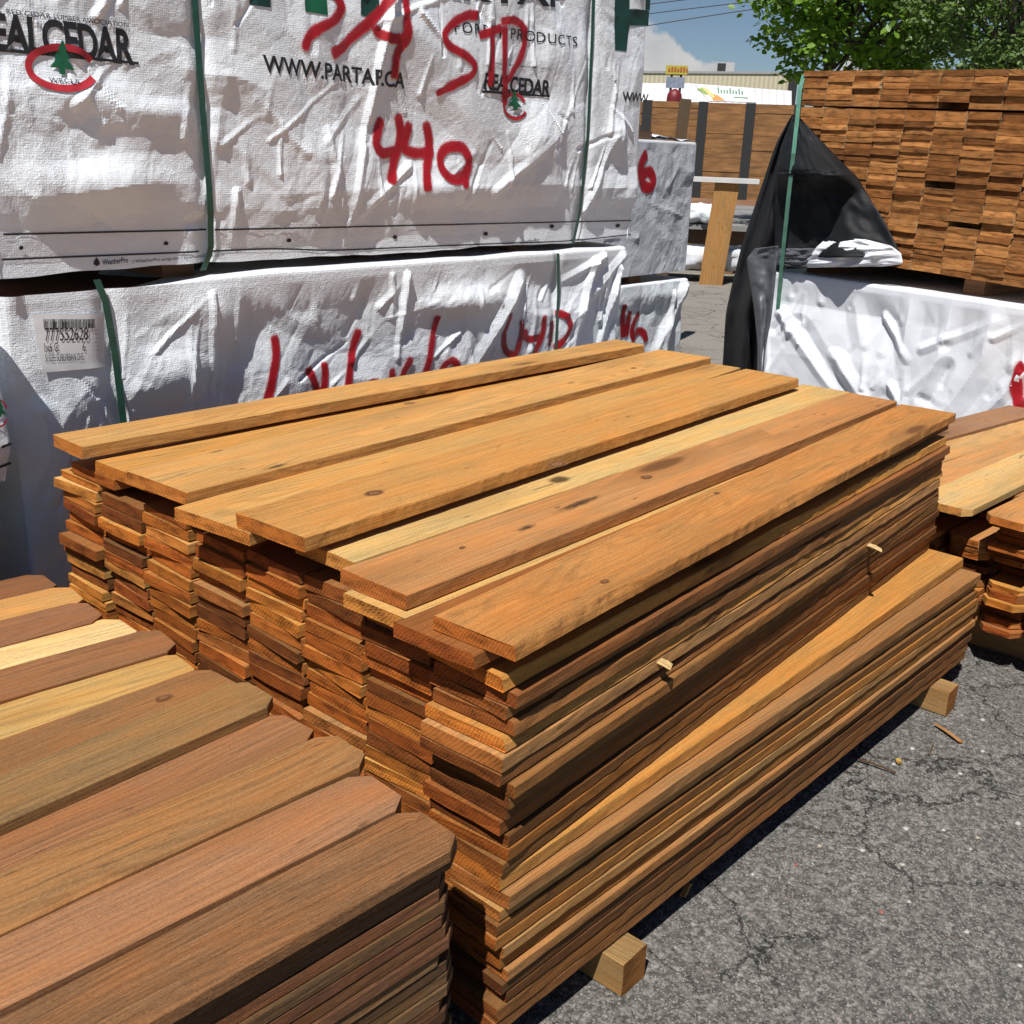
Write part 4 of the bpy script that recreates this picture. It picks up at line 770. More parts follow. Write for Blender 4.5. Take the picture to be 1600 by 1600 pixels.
# bits lying on top of the silver pack
b = MB(); b.box((4.15, 3.12, 1.387), (4.62, 3.3, 1.425)); b.box((4.2, 3.14, 1.4252), (4.55, 3.26, 1.45)); tag(b.build('scrap_block', plank_mat('old_board', (.16, .09, .05))), 'dark scrap boards lying on top of the silver wrapped pack', 'scrap wood')
fl = []; ffl = []
for i in range(12):
    for j in range(5): fl.append((4.62+i*.034, 3.10+j*.05, 1.392+.03*(1-i/11)*(1-abs(j-2)/2.5)+.012*gn(i*.5, j*.7, 3)))
for i in range(11):
    for j in range(4): ffl.append((i*5+j, (i+1)*5+j, (i+1)*5+j+1, i*5+j+1))
fo = mesh_obj('wrap_flap', fl, ffl, M_wrap, sp_.root, smooth=True); fo.location = (-(SX-SW), -SY, 0)

# ------------------------------------------------------------------ right hand pack: banded boards on a wrapped pack, black tarp
d0 = dirpx(1400, 300); D0 = 4.8; P0 = CO + d0*D0/math.hypot(d0[0], d0[1]); P0[2] = 0
HD = math.radians(76); FV = np.array([math.cos(HD), math.sin(HD), 0]); BO = P0 + FV*.575; RZ = HD-math.pi
NB = np.array([-math.sin(RZ), math.cos(RZ), 0]); MBm = Matrix.Translation(BO) @ Matrix.Rotation(RZ, 4, 'Z'); MBi = MBm.inverted()
def fp(px, py, d=0.): return MBi @ Vector(onplane(px, py, BO+NB*d, NB))
br = empty('banded_board_bundle', tuple(BO+np.array([0, 0, .928])), 0); br.rotation_euler = (0, math.radians(1.5), RZ)
tag(br, 'tall banded bundle of brown board ends standing on the bluish white wrapped pack', 'lumber bundle')
BT = [(.46*k, .30*k*(1+w), .165*k*(1+2*w)) for k, w in ((1, 0), (1.12, .04), (.82, -.04), (1.3, .10), (.58, -.05), (.95, .05), (1.35, .06), (.72, -.03))]
geos = []; vis = []
rbn = random.Random(21)
for c in range(9):
    z = 0.0; k = 0
    xr = .138*(c+1)-.004
    lean = 0
    while k < 40:
        T = rbn.uniform(.0205, .0270)
        if z < .60 and z+T > .592: T = .612-z
        if .605 < z < .62: z = .6195
        if z > .619: T = .0235
        if z > .74: break
        y0 = rbn.gauss(0, .0035) + (.10 if rbn.random() < .022 else 0)
        g = board_geo(1.85, .134+rbn.uniform(-.002, .002), T-.0012, 9000+c*50+k, (lambda c_, k_: tuple(q*k_ for q in c_))(rbn.choice(BT), rbn.uniform(.72, 1.28)), nseg=4, ragged=.0015, rough=.0015)
        M = Matrix.Translation((xr+rbn.gauss(0, .0015)+.012*(.6-z), y0, z)) @ Matrix.Rotation(math.pi/2, 4, 'Z')
        p = MBm @ Vector((xr, 0, z+.93)); q = Vector(p)-Vector(CO); u_ = 800+F_PX*np.dot(q, RT)/np.dot(q, FW); v_ = 800-F_PX*np.dot(q, UP)/np.dot(q, FW)
        shown = u_ < 1640 and (u_ > 1410 or v_ < 190)
        geos.append((c, k, xform(g, M), shown)); z += T; k += 1
shown = [g for g in geos if g[3]]; rest = [g for g in geos if not g[3]]
shown.sort(key=lambda g: (-(g[1] > 2), -g[0], g[1]))
for g in shown[:100]: board_obj('board', [g[2]], M_wood, br)
o = board_obj('board', [g[2] for g in shown[100:]]+[g[2] for g in rest], M_wood, br); o['kind'] = 'stuff'
# band over the top left
def band(pts3, w, name, mat, parent, dirw, th=.0015):
    V = []; F = []
    for p in pts3:
        for a, bq in ((-w/2, 0), (w/2, 0), (w/2, -th), (-w/2, -th)): V.append(Vector(p)+Vector(dirw)*a+Vector((0, bq, 0)))
    for i in range(len(pts3)-1):
        for k in range(4): F.append((i*4+k, (i+1)*4+k, (i+1)*4+(k+1) % 4, i*4+(k+1) % 4))
    return mesh_obj(name, V, F, mat, parent)
pts = [(1272, 112, .5), (1262, 112.5, .12), (1256, 117, .02), (1250, 140, -.05), (1246, 185, -.10), (1240, 240, -.15), (1232, 310, -.13), (1225, 380, -.10), (1219, 440, -.06), (1214, 500, -.03), (1206, 590, .0)]
pp = [fp(*q) for q in pts]; pf = []
for i in range(len(pp)-1):
    for k in range(8): pf.append(pp[i].lerp(pp[i+1], k/8))
bo = band(pf, .022, 'strap', M_strapl, br, (1, 0, 0)); bpy.context.view_layer.update(); bo.matrix_parent_inverse = br.matrix_world.inverted() @ MBm
# lower wrapped pack
def rl(px, py): v = fp(px, py); return v.x, v.z
def HR(u, z):
    wu = u+gn(u*1.7, z*1.7, 41)*.08+gn(u*8, z*8, 47)*.008; wz = z+gn(u*1.7, z*1.7, 42)*.08
    h = tri(wu*3.0+wz*1.2, wz*2.4-wu*.8, 51)*.016 + tri(wu*6+wz*4, wz*4-wu*2, 52)*.006 + tri(wu*15, wz*12, 53)*.0016 + gn(u*9, z*8, 44)*.0025
    for (a, b, am, wd) in [((1238, 490), (1295, 610), .022, .022), ((1260, 510), (1330, 640), -.018, .03), ((1378, 492), (1420, 545), .022, .014), ((1430, 478), (1395, 590), .030, .035), ((1398, 590), (1420, 640), .020, .016), ((1500, 475), (1440, 610), .024, .03), ((1560, 500), (1470, 660), .034, .035), ((1600, 560), (1500, 690), .020, .018), ((1600, 610), (1530, 690), .016, .012), ((1330, 470), (1345, 560), .014, .03), ((1310, 560), (1360, 650), .020, .03), ((1480, 560), (1440, 670), -.018, .025)]:
        h = h + crease(wu, wz, rl(*a), rl(*b), am, wd)
    h = h + rcreases(u, z, 1.27, .1, .75, 50, 8, .009, .011, 1.1)
    top = np.clip((z-.70)/.10, 0, 1); return h*(1-.85*top)+.008+.012*top
rp = Pack('wrapped_lumber_pack', 'bluish white smooth wrapped pack under the banded bundle of brown board ends', G_pack, tuple(BO+NB*(-.02)), RZ, 1.27, 1.9, .09, .835, M_foil, HR, cell=.008)
rp.spray([[(1606, 566), (1596, 578), (1592, 598), (1593, 620), (1600, 636), (1610, 640)]], .04, 'spray_paint_mark', 'red spray painted curve cut by the photo edge')
for k, (x, y_) in enumerate(((.1, .05), (.9, .05))):
    b = MB(); b.box((x, .08, .826), (x+.09, 1.8, .90)); o = b.build('spacer_block', M_core, loc=tuple(BO), rot=(0, 0, RZ)); tag(o, 'timber spacer in the dark gap under the banded bundle', 'timber', 'spacers under the banded bundle')
    b = MB(); b.box((x, .08, .002), (x+.09, 1.8, .10)); o = b.build('bearer_block', M_core, loc=tuple(BO), rot=(0, 0, RZ)); tag(o, 'timber bearer on the asphalt under the bluish white wrapped pack', 'timber', 'bearers under the right wrapped pack')
# tarp
tr = empty('black_tarp', tuple(BO), RZ); tag(tr, 'black plastic tarp hanging in folds over the left corner of the banded bundle', 'tarp')
def cloth(name, rows, nc, mat, prof, nr=60, noise_a=.006, seed=1):
    """rows: (yL, xL, dL, yR, xR, dR, bulge)"""
    R_ = np.array(rows, float); t = np.linspace(0, len(rows)-1, nr); Rv = np.stack([np.interp(t, np.arange(len(rows)), R_[:, k]) for k in range(7)], 1)
    # smooth
    for _ in range(3): Rv[1:-1] = (Rv[:-2]+2*Rv[1:-1]+Rv[2:])/4
    V = []
    for i, r in enumerate(Rv):
        for j in range(nc):
            u = j/(nc-1); d = r[2]+(r[5]-r[2])*u + r[6]*prof(u, i/(nr-1)) + noise_a*(float(gn(u*4+seed, i*.11, seed)) + .5*float(gn(u*11, i*.3, seed+2)) + .9*float(tri(u*5+i*.06, i*.17, seed)) + .35*float(tri(u*13, i*.4, seed+1)))*min(1, 4*u*(1-u)+.3)
            V.append(fp(r[1]+(r[4]-r[1])*u, r[0]+(r[3]-r[0])*u, d))
    F = [(i*nc+j, i*nc+j+1, (i+1)*nc+j+1, (i+1)*nc+j) for i in range(nr-1) for j in range(nc-1)]
    o = mesh_obj(name, V, F, mat, tr, smooth=True); s = o.modifiers.new('thick', 'SOLIDIFY'); s.thickness = .002; s.offset = 0; return o
cloth('front_flap', [(182, 1238, -.02, 184, 1250, -.02, .0), (222, 1223, -.03, 224, 1287, -.02, -.05), (262, 1213, -.04, 268, 1330, -.02, -.16), (272, 1212, -.03, 275, 1338, -.015, -.17), (300, 1211, -.02, 305, 1356, -.012, -.04), (340, 1210, -.02, 345, 1382, -.012, -.035), (380, 1210, -.02, 385, 1402, -.015, -.05), (402, 1210, -.03, 402, 1410, -.02, -.07)], 40, M_black, lambda u, v: math.sin(math.pi*u)**.8*(1+.35*math.sin(u*9+v*3)*(v > .4)), noise_a=.012, seed=3)
cloth('side_drape', [(180, 1237, 0, 181, 1246, 0, 0), (225, 1212, .10, 225, 1236, -.01, -.02), (300, 1187, .18, 300, 1230, -.01, -.03), (380, 1160, .28, 380, 1226, 0, -.05), (440, 1145, .33, 440, 1224, 0, -.06), (490, 1134, .36, 490, 1216, 0, -.06), (560, 1130, .38, 575, 1206, .0, -.05), (640, 1124, .40, 660, 1196, .0, -.05), (720, 1120, .40, 760, 1190, .02, -.03)], 36, M_black, lambda u, v: math.sin(math.pi*u)*(1+.9*math.sin(u*13+v*4)), noise_a=.02, seed=8)
cloth('hem', [(372, 1292, -.075, 374, 1352, -.075, 0), (386, 1276, -.085, 384, 1392, -.06, -.02), (400, 1266, -.085, 396, 1408, -.045, -.025), (412, 1255, -.075, 412, 1411, -.035, -.03), (418, 1262, -.065, 416, 1380, -.035, -.02)], 30, M_foil, lambda u, v: math.sin(math.pi*u)*(1+.5*math.sin(u*17+v*5)), noise_a=.005, seed=5)
cloth('hem', [(388, 1211, -.05, 388, 1278, -.085, 0), (400, 1210, -.05, 400, 1268, -.085, -.01), (412, 1211, -.05, 414, 1258, -.075, -.01), (416, 1213, -.05, 419, 1262, -.065, 0)], 16, M_tgrey, lambda u, v: math.sin(math.pi*u), noise_a=.008, seed=6)  # left part of the white hem, its shade painted in as grey
cloth('lining_strip', [(388, 1180, -.02, 384, 1216, -.06, 0), (405, 1166, -.0, 405, 1214, -.06, -.01), (440, 1172, -.01, 440, 1210, -.06, -.02), (480, 1178, -.01, 480, 1206, -.06, -.02), (540, 1184, -.02, 540, 1196, -.06, -.01), (620, 1183, -.03, 620, 1190, -.05, 0)], 12, M_tgrey, lambda u, v: math.sin(math.pi*u*2), noise_a=.008, seed=9)

# ------------------------------------------------------------------ yard beyond
def frame_at(px, dist):
    """matrix whose x runs to the right across the view, y away, at ground"""
    d = dirpx(px, 300); d = np.array([d[0], d[1], 0]); d /= np.linalg.norm(d); o = d*dist; a = math.atan2(d[1], d[0])-math.pi/2
    return o, a
def zat(px, py, dist): return atd(px, py, dist)[2]
def wpt(px, py, dist, dc=1100):
    """on the vertical plane facing the view at px=dc and dist"""
    o, a = frame_at(dc, dist); n = np.array([-math.sin(a), math.cos(a), 0]); return onplane(px, py, o, n)
FD = 36.0; fo_, fa = frame_at(1120, FD); Mf = Matrix.Translation(fo_) @ Matrix.Rotation(fa, 4, 'Z'); Mfi = Mf.inverted()
def fl_(px, py, dist=None):
    n = np.array([-math.sin(fa), math.cos(fa), 0]); o_ = fo_ if dist is None else fo_*dist/FD; return Mfi @ Vector(onplane(px, py, o_, n))
fence = empty('timber_yard_fence', tuple(fo_), fa); tag(fence, 'tall brown fence of stacked horizontal planks between black steel posts', 'fence')
M_fence = plank_mat('fence_plank', (.27, .125, .038), (1.5, 3, 9), .65); M_steel = flat_mat('black_steel', (.018, .017, .018), .6, .3)
ztop = fl_(1100, 160)[2]
posts = [fl_(x, 160)[0] for x in (1012, 1099.5, 1174)]; pw = .30; step = posts[2]-posts[1]
xs_ = [posts[0]-step*k for k in range(6, 0, -1)]+posts+[posts[2]+step*k for k in range(1, 9)]
for x in xs_:
    b = MB(); b.box((x-pw/2, -.06, 0), (x+pw/2, -.04, ztop+.02)); b.box((x-pw/2, .06, 0), (x+pw/2, .08, ztop+.02)); b.box((x-.01, -.0399, 0), (x+.01, .0599, ztop+.02)); b.build('post', M_steel, fence)
for i in range(len(xs_)-1):
    b = MB(); z = .02; r = random.Random(i)
    while z < ztop-.05:
        h = r.choice([.14, .19, .19, .24]); h = min(h, ztop-z); b.box((xs_[i]+.013, -.035+r.uniform(-.012, .012), z), (xs_[i+1]-.013, .05, z+h-.0015)); z += h
    b.build('plank_panel', M_fence, fence)
# warehouse and white canopy beyond the fence
BD = 62.0
def b_(px, py, dist=BD): return fl_(px, py, dist)
wh = empty('warehouse', tuple(fo_), fa); tag(wh, 'beige ribbed metal warehouse with low grey roof beyond the fence', 'building')
def rib_mat(name, col, sc=5, dirn='X'):
    m, t, b = newmat(name); tcn = N(t, 'ShaderNodeTexCoord'); w = N(t, 'ShaderNodeTexWave'); w.bands_direction = dirn; w.inputs['Scale'].default_value = sc; L(t, tcn.outputs['Object'], w.inputs['Vector'])
    L(t, mix(t, mapr(t, w.outputs['Fac'], .1, .4), tuple(c*.8 for c in col), col), b.inputs['Base Color']); b.inputs['Roughness'].default_value = .55; bump(t, b, w.outputs['Fac'], .6, .05); return m
M_beige = rib_mat('beige_ribbed_metal', (.54, .49, .34), 1.3); M_roof = flat_mat('grey_roof', (.30, .30, .29), .5, .1, 2); M_canopy = rib_mat('white_canopy_sheet', (.66, .65, .66), 1.0)
a = b_(1078, 119); c = b_(1217, 112); e = b_(1240, 121); L0 = b_(1000, 124)
yb = a[1]
b = MB(); xl, xr = b_(560, 119)[0], e[0]+0
b.box((xl, yb, 0), (xr, yb+22, a[2]-.5)); b.add([(xl, yb-.001, a[2]-.5), (xr, yb-.001, a[2]-.5), (xr, yb-.001, e[2]), (c[0], yb-.001, c[2]-.06), (xl, yb-.001, a[2]-.3)], [(0, 1, 2, 3, 4)]); b.build('wall', M_beige, wh)
b = MB(); b.add([(xl, yb-.06, a[2]-.2), (c[0], yb-.06, c[2]-.12), (c[0], yb-.06, c[2]), (xl, yb-.06, a[2]-.1), (xl, yb+22, a[2]-.2), (c[0], yb+22, c[2]-.12), (c[0], yb+22, c[2]), (xl, yb+22, a[2]-.1)], [(0, 1, 2, 3), (3, 2, 6, 7), (0, 4, 5, 1)])
b.add([(c[0]+.002, yb-.06, c[2]-.05), (e[0]+.3, yb-.06, e[2]-.2), (e[0]+.3, yb-.06, e[2]+.05), (c[0]+.002, yb-.06, c[2]), (c[0]+.002, yb+22, c[2]-.05), (e[0]+.3, yb+22, e[2]-.2), (e[0]+.3, yb+22, e[2]+.05), (c[0]+.002, yb+22, c[2])], [(0, 1, 2, 3), (3, 2, 6, 7), (0, 4, 5, 1), (1, 5, 6, 2)]); b.build('roof', M_roof, wh)
b = MB(); q = b_(1240, 125); b.box((q[0]-.25, yb-.3, 0), (q[0]+.2, yb-.05, q[2]+.3)); b.build('corner_post', M_steel, wh)
# rooftop unit
q0 = b_(1118, 114); q1 = b_(1149, 91)
b = MB(); b.box((0, 0, .25), (q1[0]-q0[0], 1.0, q1[2]-q0[2])); ac = empty('rooftop_air_unit', (0, 0, 0)); ac.matrix_world = Mf @ Matrix.Translation((q0[0], yb+2, q0[2]-.05)); tag(ac, 'boxy grey air conditioning unit with dark grille on the warehouse roof', 'air conditioner'); b.build('casing', flat_mat('galvanised', (.42, .41, .40), .5, .12), ac)
w = q1[0]-q0[0]; b = MB(); b.box((.05, -.02, .3), (w*.52, -.002, q1[2]-q0[2]-.06)); b.build('grille', flat_mat('dark_grille', (.02, .02, .02), .6), ac)
b = MB(); [b.box((x, .1, 0), (x+.06, .9, .25)) for x in (-.3, .1, w-.2)]; b.box((-.35, .1, .2), (w+.1, .16, .249)); b.build('stand', M_steel, ac)
# white canopy with printed banner
CD = 52.0
can = empty('white_canopy', tuple(fo_), fa); tag(can, 'long white ribbed canopy roof with a pale printed banner just above the fence', 'canopy')
A = [b_(700, 129, CD), b_(1076, 130, CD), b_(1237, 142, CD)]; Bq = [b_(700, 157, CD-2.0), b_(1076, 160, CD-2.0), b_(1237, 165, CD-2.0)]
b = MB(); V = [tuple(p) for p in A]+[tuple(p) for p in Bq]; V += [(x, y, z-.15) for x, y, z in V]; b.add(V, [(0, 3, 4, 1), (1, 4, 5, 2), (6, 7, 10, 9), (7, 8, 11, 10), (3, 9, 10, 4), (4, 10, 11, 5), (2, 5, 11, 8), (0, 1, 7, 6), (1, 2, 8, 7)]); b.build('roof', M_canopy, can)
b = MB(); [b.box((x, Bq[0][1]-.0+.2, 0), (x+.2, Bq[0][1]+.4, Bq[0][2]-.2)) for x in np.linspace(Bq[0][0]+1, Bq[2][0]-1, 6)]; b.build('post', M_steel, can)
def on_can(u, v, off=.03):   # u along from the break (0) to the right end (1), v down
    p = Vector(A[1]).lerp(Vector(A[2]), u).lerp(Vector(Bq[1]).lerp(Vector(Bq[2]), u), v); return p+Vector((0, -.01-off*.5, off))
def patch(pts, mat, name, off=.03): b = MB(); b.add([on_can(u, v, off) for u, v in pts], [tuple(range(len(pts)))]); return b.build(name, mat, can)
patch([(.06, .08), (.62, .08), (.66, .92), (.20, .92)], flat_mat('banner_white', (.72, .70, .64), .5, .06, 1), 'banner')
patch([(.08, .3), (.16, .25), (.20, .6), (.16, .62)], flat_mat('banner_green', (.25, .36, .10), .5), 'banner_mark', .04)
patch([(.20, .5), (.27, .55), (.36, .9), (.24, .9)], flat_mat('banner_orange', (.62, .27, .08), .5), 'banner_mark', .04)
patch([(.12, .2), (.19, .3), (.26, .7), (.23, .8)], flat_mat('banner_yellow', (.66, .50, .22), .5), 'banner_mark', .045)
b = MB(); u = .28; rr_ = random.Random(2)
M_bt = flat_mat('banner_letters', (.16, .28, .22), .5); o_l = []
for k in range(9):
    h = .32 if k in (0, 4, 7) else .2; patch([(u, .5-h), (u+.016, .5-h), (u+.022, .52), (u+.004, .52)], M_bt, 'banner_lettering', .05); u += .029
patch([(.44, .66), (.58, .67), (.58, .74), (.44, .73)], M_bt, 'banner_lettering', .05)
# yellow sign on a frame, red dome
SD = 47.0; s0 = b_(1040, 116, SD); s1 = b_(1075, 103, SD)
sg = empty('street_sign', tuple(fo_), fa); tag(sg, 'small yellow sign over a blue and white panel on a pole frame above the fence', 'sign')
b = MB(); b.box((s0[0], s0[1]-.1, s0[2]), (s1[0], s0[1]+.1, s1[2])); b.build('yellow_panel', flat_mat('sign_yellow', (.45, .36, .05), .5, .1), sg)
b = MB(); 
for k in range(7): b.box((s0[0]+.1+k*.12, s0[1]-.115, s0[2]+.10), (s0[0]+.18+k*.12, s0[1]-.102, s0[2]+.10+(.17 if k % 3 else .12)))
b.build('sign_lettering', flat_mat('sign_red', (.35, .10, .03), .5), sg)
t0 = b_(1040, 137, SD); t1 = b_(1070, 121, SD)
b = MB(); b.box((t0[0], t0[1]-.08, t0[2]), (t1[0], t0[1]+.08, t1[2])); b.build('lower_panel', flat_mat('sign_blue', (.22, .25, .32), .5, .3, 6), sg)
b = MB(); [b.tube([(x, s0[1], 0), (x, s0[1], s0[2]+.02)], .05, 6) for x in (s0[0]+.25, s1[0]-.25)]; b.tube([(s0[0]+.25, s0[1], t1[2]+.1), (s1[0]-.25, s0[1], t1[2]+.1)], .04, 6); b.build('pole', M_steel, sg)
rdp = b_(1053, 160, 38.5); b = MB(); prof = [(.30, 0), (.30, .18), (.27, .32), (.18, .42), (.06, .47), (.0, .48)]; n = 16; vs = []
for r_, z_ in prof: vs += [(r_*.85*math.cos(2*math.pi*k/n), r_*.85*math.sin(2*math.pi*k/n), z_) for k in range(n)]
b.add(vs, [(i*n+k, i*n+(k+1) % n, (i+1)*n+(k+1) % n, (i+1)*n+k) for i in range(5) for k in range(n)]); b.tube([(0, 0, -rdp[2]-.0+.0), (0, 0, .01)], .08, 8)
o = b.build('red_domed_post', flat_mat('red_enamel', (.16, .012, .015), .5, .2), None, True); o.matrix_world = Mf @ Matrix.Translation((rdp[0], rdp[1], rdp[2]-.05)); tag(o, 'dark red domed cap on a pole peeking over the fence top', 'post')
# overhead cables
for i, (pa, pb) in enumerate((((1022, 5), (1100, -4)), ((1022, 20), (1176, 2)), ((1022, 38), (1164, 16)))):
    sl_ = (pb[1]-pa[1])/(pb[0]-pa[0]); q = [b_(x, pa[1]+sl_*(x-pa[0])+.00006*(x-1100)**2, 44) for x in np.linspace(200, 2300, 30)]
    b = MB(); b.tube(q, .018, 5); o = b.build('overhead_cable', M_steel, None, loc=tuple(fo_), rot=(0, 0, fa)); tag(o, ['topmost thin black cable crossing the sky at the right', 'middle thin black cable crossing the sky at the right', 'lowest thin black cable crossing the sky at the right'][i], 'cable', 'overhead cables')
# timber post, plank on it, grey plank pile
def local_empty(name, px, dist, lab, cat):
    o_, a_ = frame_at(px, dist); e_ = empty(name, tuple(o_), a_); tag(e_, lab, cat); return e_
gp = onz(1124, 446, 0); gd = math.hypot(gp[0], gp[1]); g = board_geo(1.055, .25, .24, 77, (.42, .24, .09), nseg=20, rough=.008, ragged=.01)
o_, a_ = frame_at(1124, gd); o = board_obj('timber_post', [g], M_wood, loc=(o_[0], o_[1], 0)); o.matrix_world = Matrix.Translation((o_[0], o_[1], 0)) @ Matrix.Rotation(a_, 4, 'Z') @ Matrix.Rotation(math.radians(4), 4, 'Y') @ Matrix(((0, 1, 0, -.125), (0, 0, 1, 0), (1, 0, 0, 0), (0, 0, 0, 1)))
tag(o, 'thick upright square timber standing on the asphalt between silver pack and black tarp', 'timber post')
M_gplank = plank_mat('grey_planks', (.26, .25, .24), (1, 10, 10), .35); M_ply = flat_mat('pale_board', (.55, .54, .52), .6, .1, 4)
pe = local_empty('resting_plank', 1124, gd, 'pale plank lying across the top of the thick upright timber', 'plank')
zt_ = 1.062; b = MB(); b.box((-.9, -.05, zt_), (.40, .34, zt_+.045)); b.build('plank', M_ply, pe)
pl_ = local_empty('plank_pile', 1130, 13.0, 'low pile of long grey planks behind the thick upright timber', 'lumber pile')
b = MB(); r = random.Random(4)
for k in range(9): b.box((-2.4, k*.62, .50+r.uniform(0, .01)), (1.3, k*.62+.6, .56+r.uniform(0, .01)))
b.build('top_plank', M_gplank, pl_)
b = MB(); [b.box((-2.3+k*.45, .1, .30), (-2.3+k*.45+.4, 5.4, .497)) for k in range(8)]; b.build('brown_plank', plank_mat('brown_planks', (.17, .09, .04), (10, 1, 10)), pl_)
b = MB(); [b.box((-2.2+k*1.1, .1, .0), (-2.0+k*1.1, 5.4, .298)) for k in range(4)]; b.build('bearer', M_core, pl_)
def lumpy(name, W_, D_, H_, mat, seed, parent=None, loc=None, rz=0):
    V = []; F = []; n, m_ = 26, 20
    for i in range(n):
        for j in range(m_):
            a = 2*math.pi*j/m_; cx, cz = math.cos(a), math.sin(a); sq = max(abs(cx), abs(cz)); k = 1/sq*.85+.15
            rr = 1+.16*float(gn(i*.4, j*.7, seed))+.1*float(gn(i*1.3, j*1.7, seed+1)); V.append((W_*(i/(n-1)-.5), D_/2*cx*k*rr, H_/2+H_/2*cz*k*rr*.95))
    F = [(i*m_+j, (i+1)*m_+j, (i+1)*m_+(j+1) % m_, i*m_+(j+1) % m_) for i in range(n-1) for j in range(m_)]+[tuple(range(m_)), tuple(range((n-1)*m_, n*m_))[::-1]]
    return mesh_obj(name, V, F, mat, parent, True, loc=loc, rot=(0, 0, rz))
o_, a_ = frame_at(1085, 13.2); o = lumpy('wrapped_bundle', .9, .5, .22, M_wrap, 5, None, (o_[0], o_[1], .57), a_); tag(o, 'small crumpled white plastic bundle on the grey plank pile', 'bundle')
o_, a_ = frame_at(1090, 13.2); o = lumpy('wrapped_bundle', .55, .4, .17, M_wrap, 9, None, tuple(np.array([o_[0], o_[1], .57])+np.array([.75, .5, 0])), a_+.3); tag(o, 'smaller white plastic bundle further back on the grey plank pile', 'bundle')
o_, a_ = frame_at(1098, 12.3); o = lumpy('wrapped_bundle', 1.1, .6, .26, M_wrap2, 14, None, (o_[0], o_[1], .12), a_+.25); tag(o, 'long silver wrapped bundle lying low beside the thick upright timber', 'bundle')
o_, a_ = frame_at(1190, 30); b = MB(); [b.box((-2.5, k*.25, 0+.3*0), (2.5, k*.25+.22, .14+.04*k)) for k in range(3)]; o = b.build('brown_beam_stack', plank_mat('brown_beams', (.33, .17, .09), (1, 10, 14)), None, loc=(o_[0], o_[1], 0), rot=(0, 0, a_)); tag(o, 'low stack of brown beams in front of the fence beside the tarp', 'lumber pile')
# weathered post standing behind the silver pack
pa = wpt(1025, 212, 7.5); o_, a_ = frame_at(1030, 7.5); g = board_geo(float(zat(1030, 152, 7.5)), .075, .075, 55, (.12, .085, .055), nseg=12, rough=.004)
o = board_obj('leaning_post', [g], M_wood); o.matrix_world = Matrix.Translation((o_[0], o_[1], 0)) @ Matrix.Rotation(a_, 4, 'Z') @ Matrix.Rotation(math.radians(3), 4, 'Y') @ Matrix(((0, 1, 0, 0), (0, 0, 1, 0), (1, 0, 0, 0), (0, 0, 0, 1)))
tag(o, 'grey weathered wooden post rising behind the silver wrapped pack', 'post')

# ------------------------------------------------------------------ trees
def leaf_mat(name, dark, lite, edgecol):
    m = bpy.data.materials.new(name); m.use_nodes = True; t = m.node_tree; b = t.nodes['Principled BSDF']; out = t.nodes['Material Output']
    a = N(t, 'ShaderNodeAttribute', attribute_name='leafvar'); c = mix(t, mapr(t, a.outputs['Fac'], 0, .85), dark, lite); c = mix(t, mapr(t, a.outputs['Fac'], .85, 1), c, edgecol)
    L(t, c, b.inputs['Base Color']); b.inputs['Roughness'].default_value = .45; b.inputs['Specular IOR Level'].default_value = .4
    tl = N(t, 'ShaderNodeBsdfTranslucent'); L(t, mix(t, 1., c, (1.5, 1.7, .5), 'MULTIPLY'), tl.inputs['Color']); ms = N(t, 'ShaderNodeMixShader'); ms.inputs[0].default_value = .35; L(t, b.outputs[0], ms.inputs[1]); L(t, tl.outputs[0], ms.inputs[2]); L(t, ms.outputs[0], out.inputs['Surface']); return m
M_bark = flat_mat('bark', (.055, .04, .032), .85, .35, 25, bmp=.6, bscale=30)
